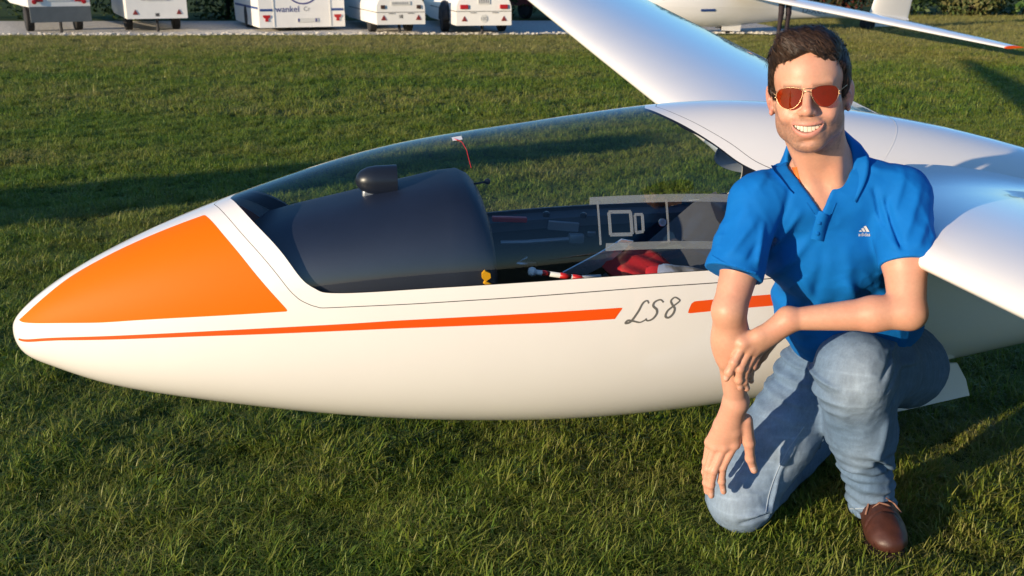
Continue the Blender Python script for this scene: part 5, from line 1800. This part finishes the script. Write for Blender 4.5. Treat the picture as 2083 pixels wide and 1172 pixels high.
# ------------------------------------------------------------------ hedge and trees behind
def leaf_mass(blobs, n, size, seed, tones):
    r = np.random.default_rng(seed)
    blobs = np.array(blobs, float)
    vol = blobs[:, 3] * blobs[:, 4] * blobs[:, 5]
    idx = r.choice(len(blobs), n, p=vol ** .67 / (vol ** .67).sum())
    d = r.normal(0, 1, (n, 3)); d /= np.linalg.norm(d, axis=1)[:, None]
    rad = r.uniform(.45, 1.06, (n, 1)) ** .6
    P = blobs[idx, :3] + d * rad * blobs[idx, 3:6]
    P[:, 2] = np.maximum(P[:, 2], .05)
    s = size * r.uniform(.6, 1.4, (n, 1))
    nn = d + r.normal(0, .8, (n, 3)); nn /= np.linalg.norm(nn, axis=1)[:, None]
    a = np.cross(nn, r.normal(0, 1, (n, 3))); a /= np.linalg.norm(a, axis=1)[:, None]
    b = np.cross(nn, a)
    V = np.stack([P - a * s, P + b * s * .5, P + a * s, P - b * s * .5], 1).reshape(-1, 3)
    F = np.arange(4 * n).reshape(-1, 4)
    t = np.array(tones)[r.integers(0, len(tones), n)] * r.uniform(.7, 1.3, (n, 1))
    return V, F, np.repeat(t, 4, 0)
M['leaf'] = tint_material('leaves', .6, .3)
M['bark'] = mat('bark', (.07, .05, .035), .9, noise=(12, .4), bump=(30, .6, .02))
GREENS = [(.022, .045, .012), (.035, .065, .016), (.05, .085, .022)]
def bush(x, y, w, h, seed, label, tones=GREENS, n=2600, trunk=True, name='bush'):
    r = np.random.default_rng(seed)
    o = empty(name, (x, y, 0))
    tag(o, label, 'tree' if name.endswith('tree') else 'bush', 'hedge and trees behind the lot')
    bl = []
    for k in range(9):
        a = r.uniform(0, 2 * math.pi); q = r.uniform(0, .6)
        bl.append((q * w * math.cos(a), q * w * .6 * math.sin(a), h * r.uniform(.25, .8), w * r.uniform(.3, .55), w * r.uniform(.28, .45), h * r.uniform(.18, .34)))
    bl.append((0, 0, h * .22, w * .8, w * .5, h * .24))
    V, F, T = leaf_mass(bl, n, .085, seed, tones)
    c = mesh_obj('crown', V, F, M['leaf'], o, False); set_colors(c, T)
    st = MB()
    for k in range(4):
        a = r.uniform(0, 6.28); st.tube([(.1 * math.cos(a), .1 * math.sin(a), 0), (.2 * math.cos(a), .2 * math.sin(a), h * .3), (.5 * w * math.cos(a) * .6, .3 * w * math.sin(a), h * .65)], [.05, .04, .015], 7)
    st.build('trunk', M['bark'], o, True)
RED = [(.10, .022, .012), (.05, .04, .015), (.035, .055, .016)]
OLIVE = [(.10, .095, .03), (.07, .085, .025), (.045, .07, .02)]
BR = [(.05, .11, .02), (.035, .085, .018), (.07, .12, .03)]
hed = [(-17.5, 31.5, 1.9, 3.4, GREENS, 'dark hedge bush at the far left edge behind the trailers'), (-14.6, 31.8, 1.9, 3.6, GREENS, 'dark hedge bush behind the grey bumpered trailer'),
       (-11.8, 31.5, 1.8, 3.3, GREENS, 'dark hedge bush in the gap left of the plain white trailer'), (-9.0, 32.0, 1.9, 3.7, GREENS, 'dark hedge bush behind the plain white trailer'), (-6.4, 31.6, 1.8, 3.2, GREENS, 'dark hedge bush in the gap left of the caravan'),
       (-.4, 32.4, 1.9, 3.6, GREENS, 'dark hedge bush behind the two lamped trailers'), (2.6, 32.6, 1.9, 3.4, GREENS, 'dark hedge bush behind the dark red trailer'),
       (6.0, 32.8, 1.8, 3.2, GREENS, 'dark bush behind the parked glider canopy'), (8.6, 33.5, 1.6, 2.8, OLIVE, 'olive bush just left of the red leaved bush'), (10.8, 33.8, 1.7, 3.0, RED, 'red leaved bush behind the parked glider tail boom'), (13.2, 34.2, 1.7, 3.1, GREENS, 'dark green bush directly behind the glider fin'),
       (15.3, 34.0, 1.3, 1.5, OLIVE, 'low olive shrub right of the glider fin'), (17.4, 34.4, 1.7, 2.6, BR, 'bright green bush at the right edge of the picture'), (19.8, 34.0, 1.8, 3.0, GREENS, 'dark bush past the bright green one at the right'), (16.2, 37.5, 2.6, 4.6, GREENS, 'tall dark tree rising behind the low olive shrub')]
for i, (x, y, w, h_, tn, lb) in enumerate(hed):
    bush(x, y, w, h_, 100 + i, lb, tn, 3600 if x > 5 else 2600)

# ------------------------------------------------------------------ second glider parked behind
def small_glider(loc, yaw, roll, label, word=True):
    g = empty('parked_glider', loc, (roll, 0, yaw))
    tag(g, label, 'glider', 'gliders parked farther off')
    # x aft from the nose, y starboard, z up; the Empty stands under the main wheel
    ox = 2.2
    xs2 = np.concatenate([np.linspace(0, 1, 16) ** 2 * .5, np.linspace(.55, 6.4, 40)])
    ts = np.linspace(0, 360, 33)
    sec = []
    for x in xs2:
        p3 = hull(np.full(33, x), ts); p3[:, 2] = p3[:, 2] + .55 - .110 * x
        p3[:, 0] -= ox; sec.append([tuple(q_) for q_ in p3])
    v, f = loft(sec)
    MB().add(v, f).build('fuselage', M['gelcoat'], g, True)
    P3, f = hull_patch(np.linspace(.62, 1.72, 24), np.linspace(20, 160, 24), -.004)
    P3 = P3.copy(); P3[:, 2] += .55 - .110 * P3[:, 0]; P3[:, 0] -= ox
    mesh_obj('canopy', P3, f, M['dark_canopy'], g)
    for sg in (1, -1):
        ys = np.linspace(.2, 7.4, 18); V = []
        for y in ys:
            ch = float(np.interp(y, [.2, 4.4, 7.4], [.88, .70, .30])); le = 2.0 - ox + .01 * y; z0 = .80 + y * .045
            for i in range(24):
                a = 2 * math.pi * i / 24; c = .5 * (1 + math.cos(a))
                th = 5 * .14 * (.2969 * math.sqrt(c) - .126 * c - .3516 * c * c + .2843 * c ** 3 - .1015 * c ** 4)
                V.append((le + ch * c, sg * y, z0 + ch * (th if math.sin(a) >= 0 else -th * .7) + .1 * ch * c * (1 - c)))
        F = [(i * 24 + j, i * 24 + (j + 1) % 24, (i + 1) * 24 + (j + 1) % 24, (i + 1) * 24 + j) for i in range(17) for j in range(24)] + [tuple(17 * 24 + j for j in range(24))]
        w_ = MB().add(V, F).build('wing', M['gelcoat'], g, True, 60)
        tp = MB().add([(V[17 * 24 + j][0] + (.0), V[17 * 24 + j][1] + sg * .005, V[17 * 24 + j][2]) for j in range(24)] + [(V[17 * 24 + j][0], V[17 * 24 + j][1] + sg * .03, V[17 * 24 + j][2]) for j in range(24)],
                      [(j, (j + 1) % 24, 24 + (j + 1) % 24, 24 + j) for j in range(24)] + [tuple(range(24, 48))]).build('wing_tip', M['stripe'], w_)
    v, f = fin_loft(5.40 - ox, 5.70 - ox, 1.02, .78, .08, 1.55); mesh_obj('fin', v, f, M['gelcoat'], g).data.set_sharp_from_angle(angle=R(50))
    v, f = fin_loft(6.12 - ox, 6.24 - ox, .006, .006, .12, 1.5, 8); MB().add(v, f).build('rudder_gap', M['print_grey'], g)
    for sg in (1, -1):
        v, f = fin_loft(5.7 - ox, 5.82 - ox, .56, .36, 0, 1.2); v = [(x, sg * z, 1.56 + y) for x, y, z in v]
        MB().add(v, f).build('tailplane', M['gelcoat'], g, True, 50)
    wh_ = empty('main_wheel', parent=g)
    MB().lathe([(-.05, .08), (-.055, .13), (-.03, .17), (.03, .17), (.055, .13), (.05, .08)], (0, 0, .17), (0, 1, 0), 24).build('tyre', M['rubber'], wh_, True)
    for sg in (1, -1): MB().box((.02, sg * .13, .17), (.42, .008, .22), (0, .06, 0), .003).build('wheel_door', M['gelcoat'], g)
    MB().lathe([(-.09, .06), (-.11, .11), (-.08, .13), (.08, .13), (.11, .11), (.09, .06)], (5.45 - ox, 0, .13), (0, 1, 0), 20).build('tail_dolly_wheel', M['rubber'], g, True)
    MB().box((5.45 - ox, 0, .26), (.16, .2, .14), None, .03).build('tail_dolly', M['dark_underside'], g)
    if word:
        tv_, tf_ = text_mesh('D-XCS', .20)
        MB().add([(p[0] + 3.75 - ox, -float(_hw(math.sqrt(min(p[0] + 3.75, 6)))) * 1.0 - .004, .40 + p[1] * .8 - .07 * p[0]) for p in tv_], tf_).build('registration', M['print_grey'], g)
        MB().box((1.55 - ox, -.338, .50), (.30, .012, .045), (0, 0, 0), .003).build('side_stripe', M['blue_print'], g)
    return g
M['dark_canopy'] = mat('dark_canopy', (.05, .06, .07), .1, spec=.6)
g0 = gnd(1478, 67)
sg_ = small_glider((g0[0], g0[1], 0), R(17), R(7), 'white parked glider with dark tail dolly in front of the bushes')
sg_.scale = (1.22, 1.22, 1.22)

# ------------------------------------------------------------------ someone in dark trousers standing by it
def standing_person(loc, yaw, label, top_col, trouser, lean=0.0, raised=False):
    s = Solid()
    A = lambda x, y, z: np.array([x + (-lean * max(z - .9, 0)), y, z])
    for sx in (-1, 1):
        s.chain([A(sx * .09, 0, .92), A(sx * .10, -.02, .50), A(sx * .105, .02, .08)], [.085, .062, .045], .03)
        s.cone(A(sx * .105, .03, .05), A(sx * .12, -.14, .04), .042, .038, .02)
        if raised: arm = [A(sx * .165, 0, 1.42), A(sx * .17, -.10, 1.16), A(sx * .06 - .02, -.27, 1.33)]
        else: arm = [A(sx * .20, 0, 1.43), A(sx * .25, .02, 1.14), A(sx * .24, -.08, .90)]
        s.chain(arm, [.055, .042, .030], .03)
        hd = (arm[2] - arm[1]) / np.linalg.norm(arm[2] - arm[1])
        s.cone(arm[2], arm[2] + hd * .07, .030, .022, .015)
        for q_ in range(4): s.cone(arm[2] + hd * .06 + np.array([.018 * q_ - .027, 0, .004 * q_]), arm[2] + hd * (.13 - .006 * abs(q_ - 1.5)) + np.array([.018 * q_ - .027, 0, .012]), .009, .007, .004)
        s.cone(arm[2] + hd * .02, arm[2] + hd * .07 + np.array([-sx * .035, 0, .01]), .012, .009, .006)
    s.ell(A(0, 0, 1.28), (.165, .11, .22), k=.05); s.ell(A(0, 0, 1.02), (.155, .11, .16), k=.06)
    s.cone(A(-.14, 0, 1.42), A(.14, 0, 1.42), .058, .058, .04)
    s.cone(A(0, 0, 1.45), A(0, -.01, 1.60), .055, .055, .02)
    hc_ = A(0, -.01, 1.68)
    s.ell(hc_, (.076, .095, .115), k=.02); s.ell(hc_ + np.array([0, -.09, -.015]), (.012, .018, .022), k=.01)
    for sx in (-1, 1): s.ell(hc_ + np.array([sx * .078, .01, -.01]), (.01, .018, .03), k=.008)
    Vp, Qp = solid_mesh(s, (-.50, -.55, -.02), (.50, .25, 1.85), .013)
    Vp = relax(Vp, Qp, 2, .5)
    o = empty('person', loc, (0, 0, yaw)); tag(o, label, 'person')
    b_ = mesh_obj('body', Vp, Qp, M['plain_skin'], o)
    z = Vp[:, 2]
    skin_ = np.array([.50, .28, .20])
    col = np.where((z < .09)[:, None], np.array([.03, .025, .02]), np.where((z < .97)[:, None], np.array(trouser), np.where((z < 1.50)[:, None], np.array(top_col), skin_)))
    hands = (Vp[:, 1] < -.27) if raised else ((z < .90) & (np.abs(Vp[:, 0]) > .19) & (z > .6))
    col = np.where(hands[:, None], skin_, col)
    col = np.where(((z > 1.72) | ((z > 1.62) & (Vp[:, 1] > .03)))[:, None], np.array([.04, .025, .018]), col)
    set_colors(b_, col)
    return o
M['plain_skin'] = tint_material('clothed_figure', .7, .3, noise=(20, .1))
q0 = gnd(1592, 72)
standing_person((q0[0], q0[1], 0), R(20), 'person in dark trousers standing behind the wing of the parked glider', (.04, .05, .08), (.022, .016, .024))

# third glider added out of view, its raised wing throwing the long grass shadow
shadow_glider = small_glider((-19.3, -3.7, .05), R(-73), R(8.5), 'unseen white glider added on the far left to shade the grass', False)
shadow_glider.scale = (2.0, 1.25, 1.25)  # chord stretched to broaden the shadow it casts
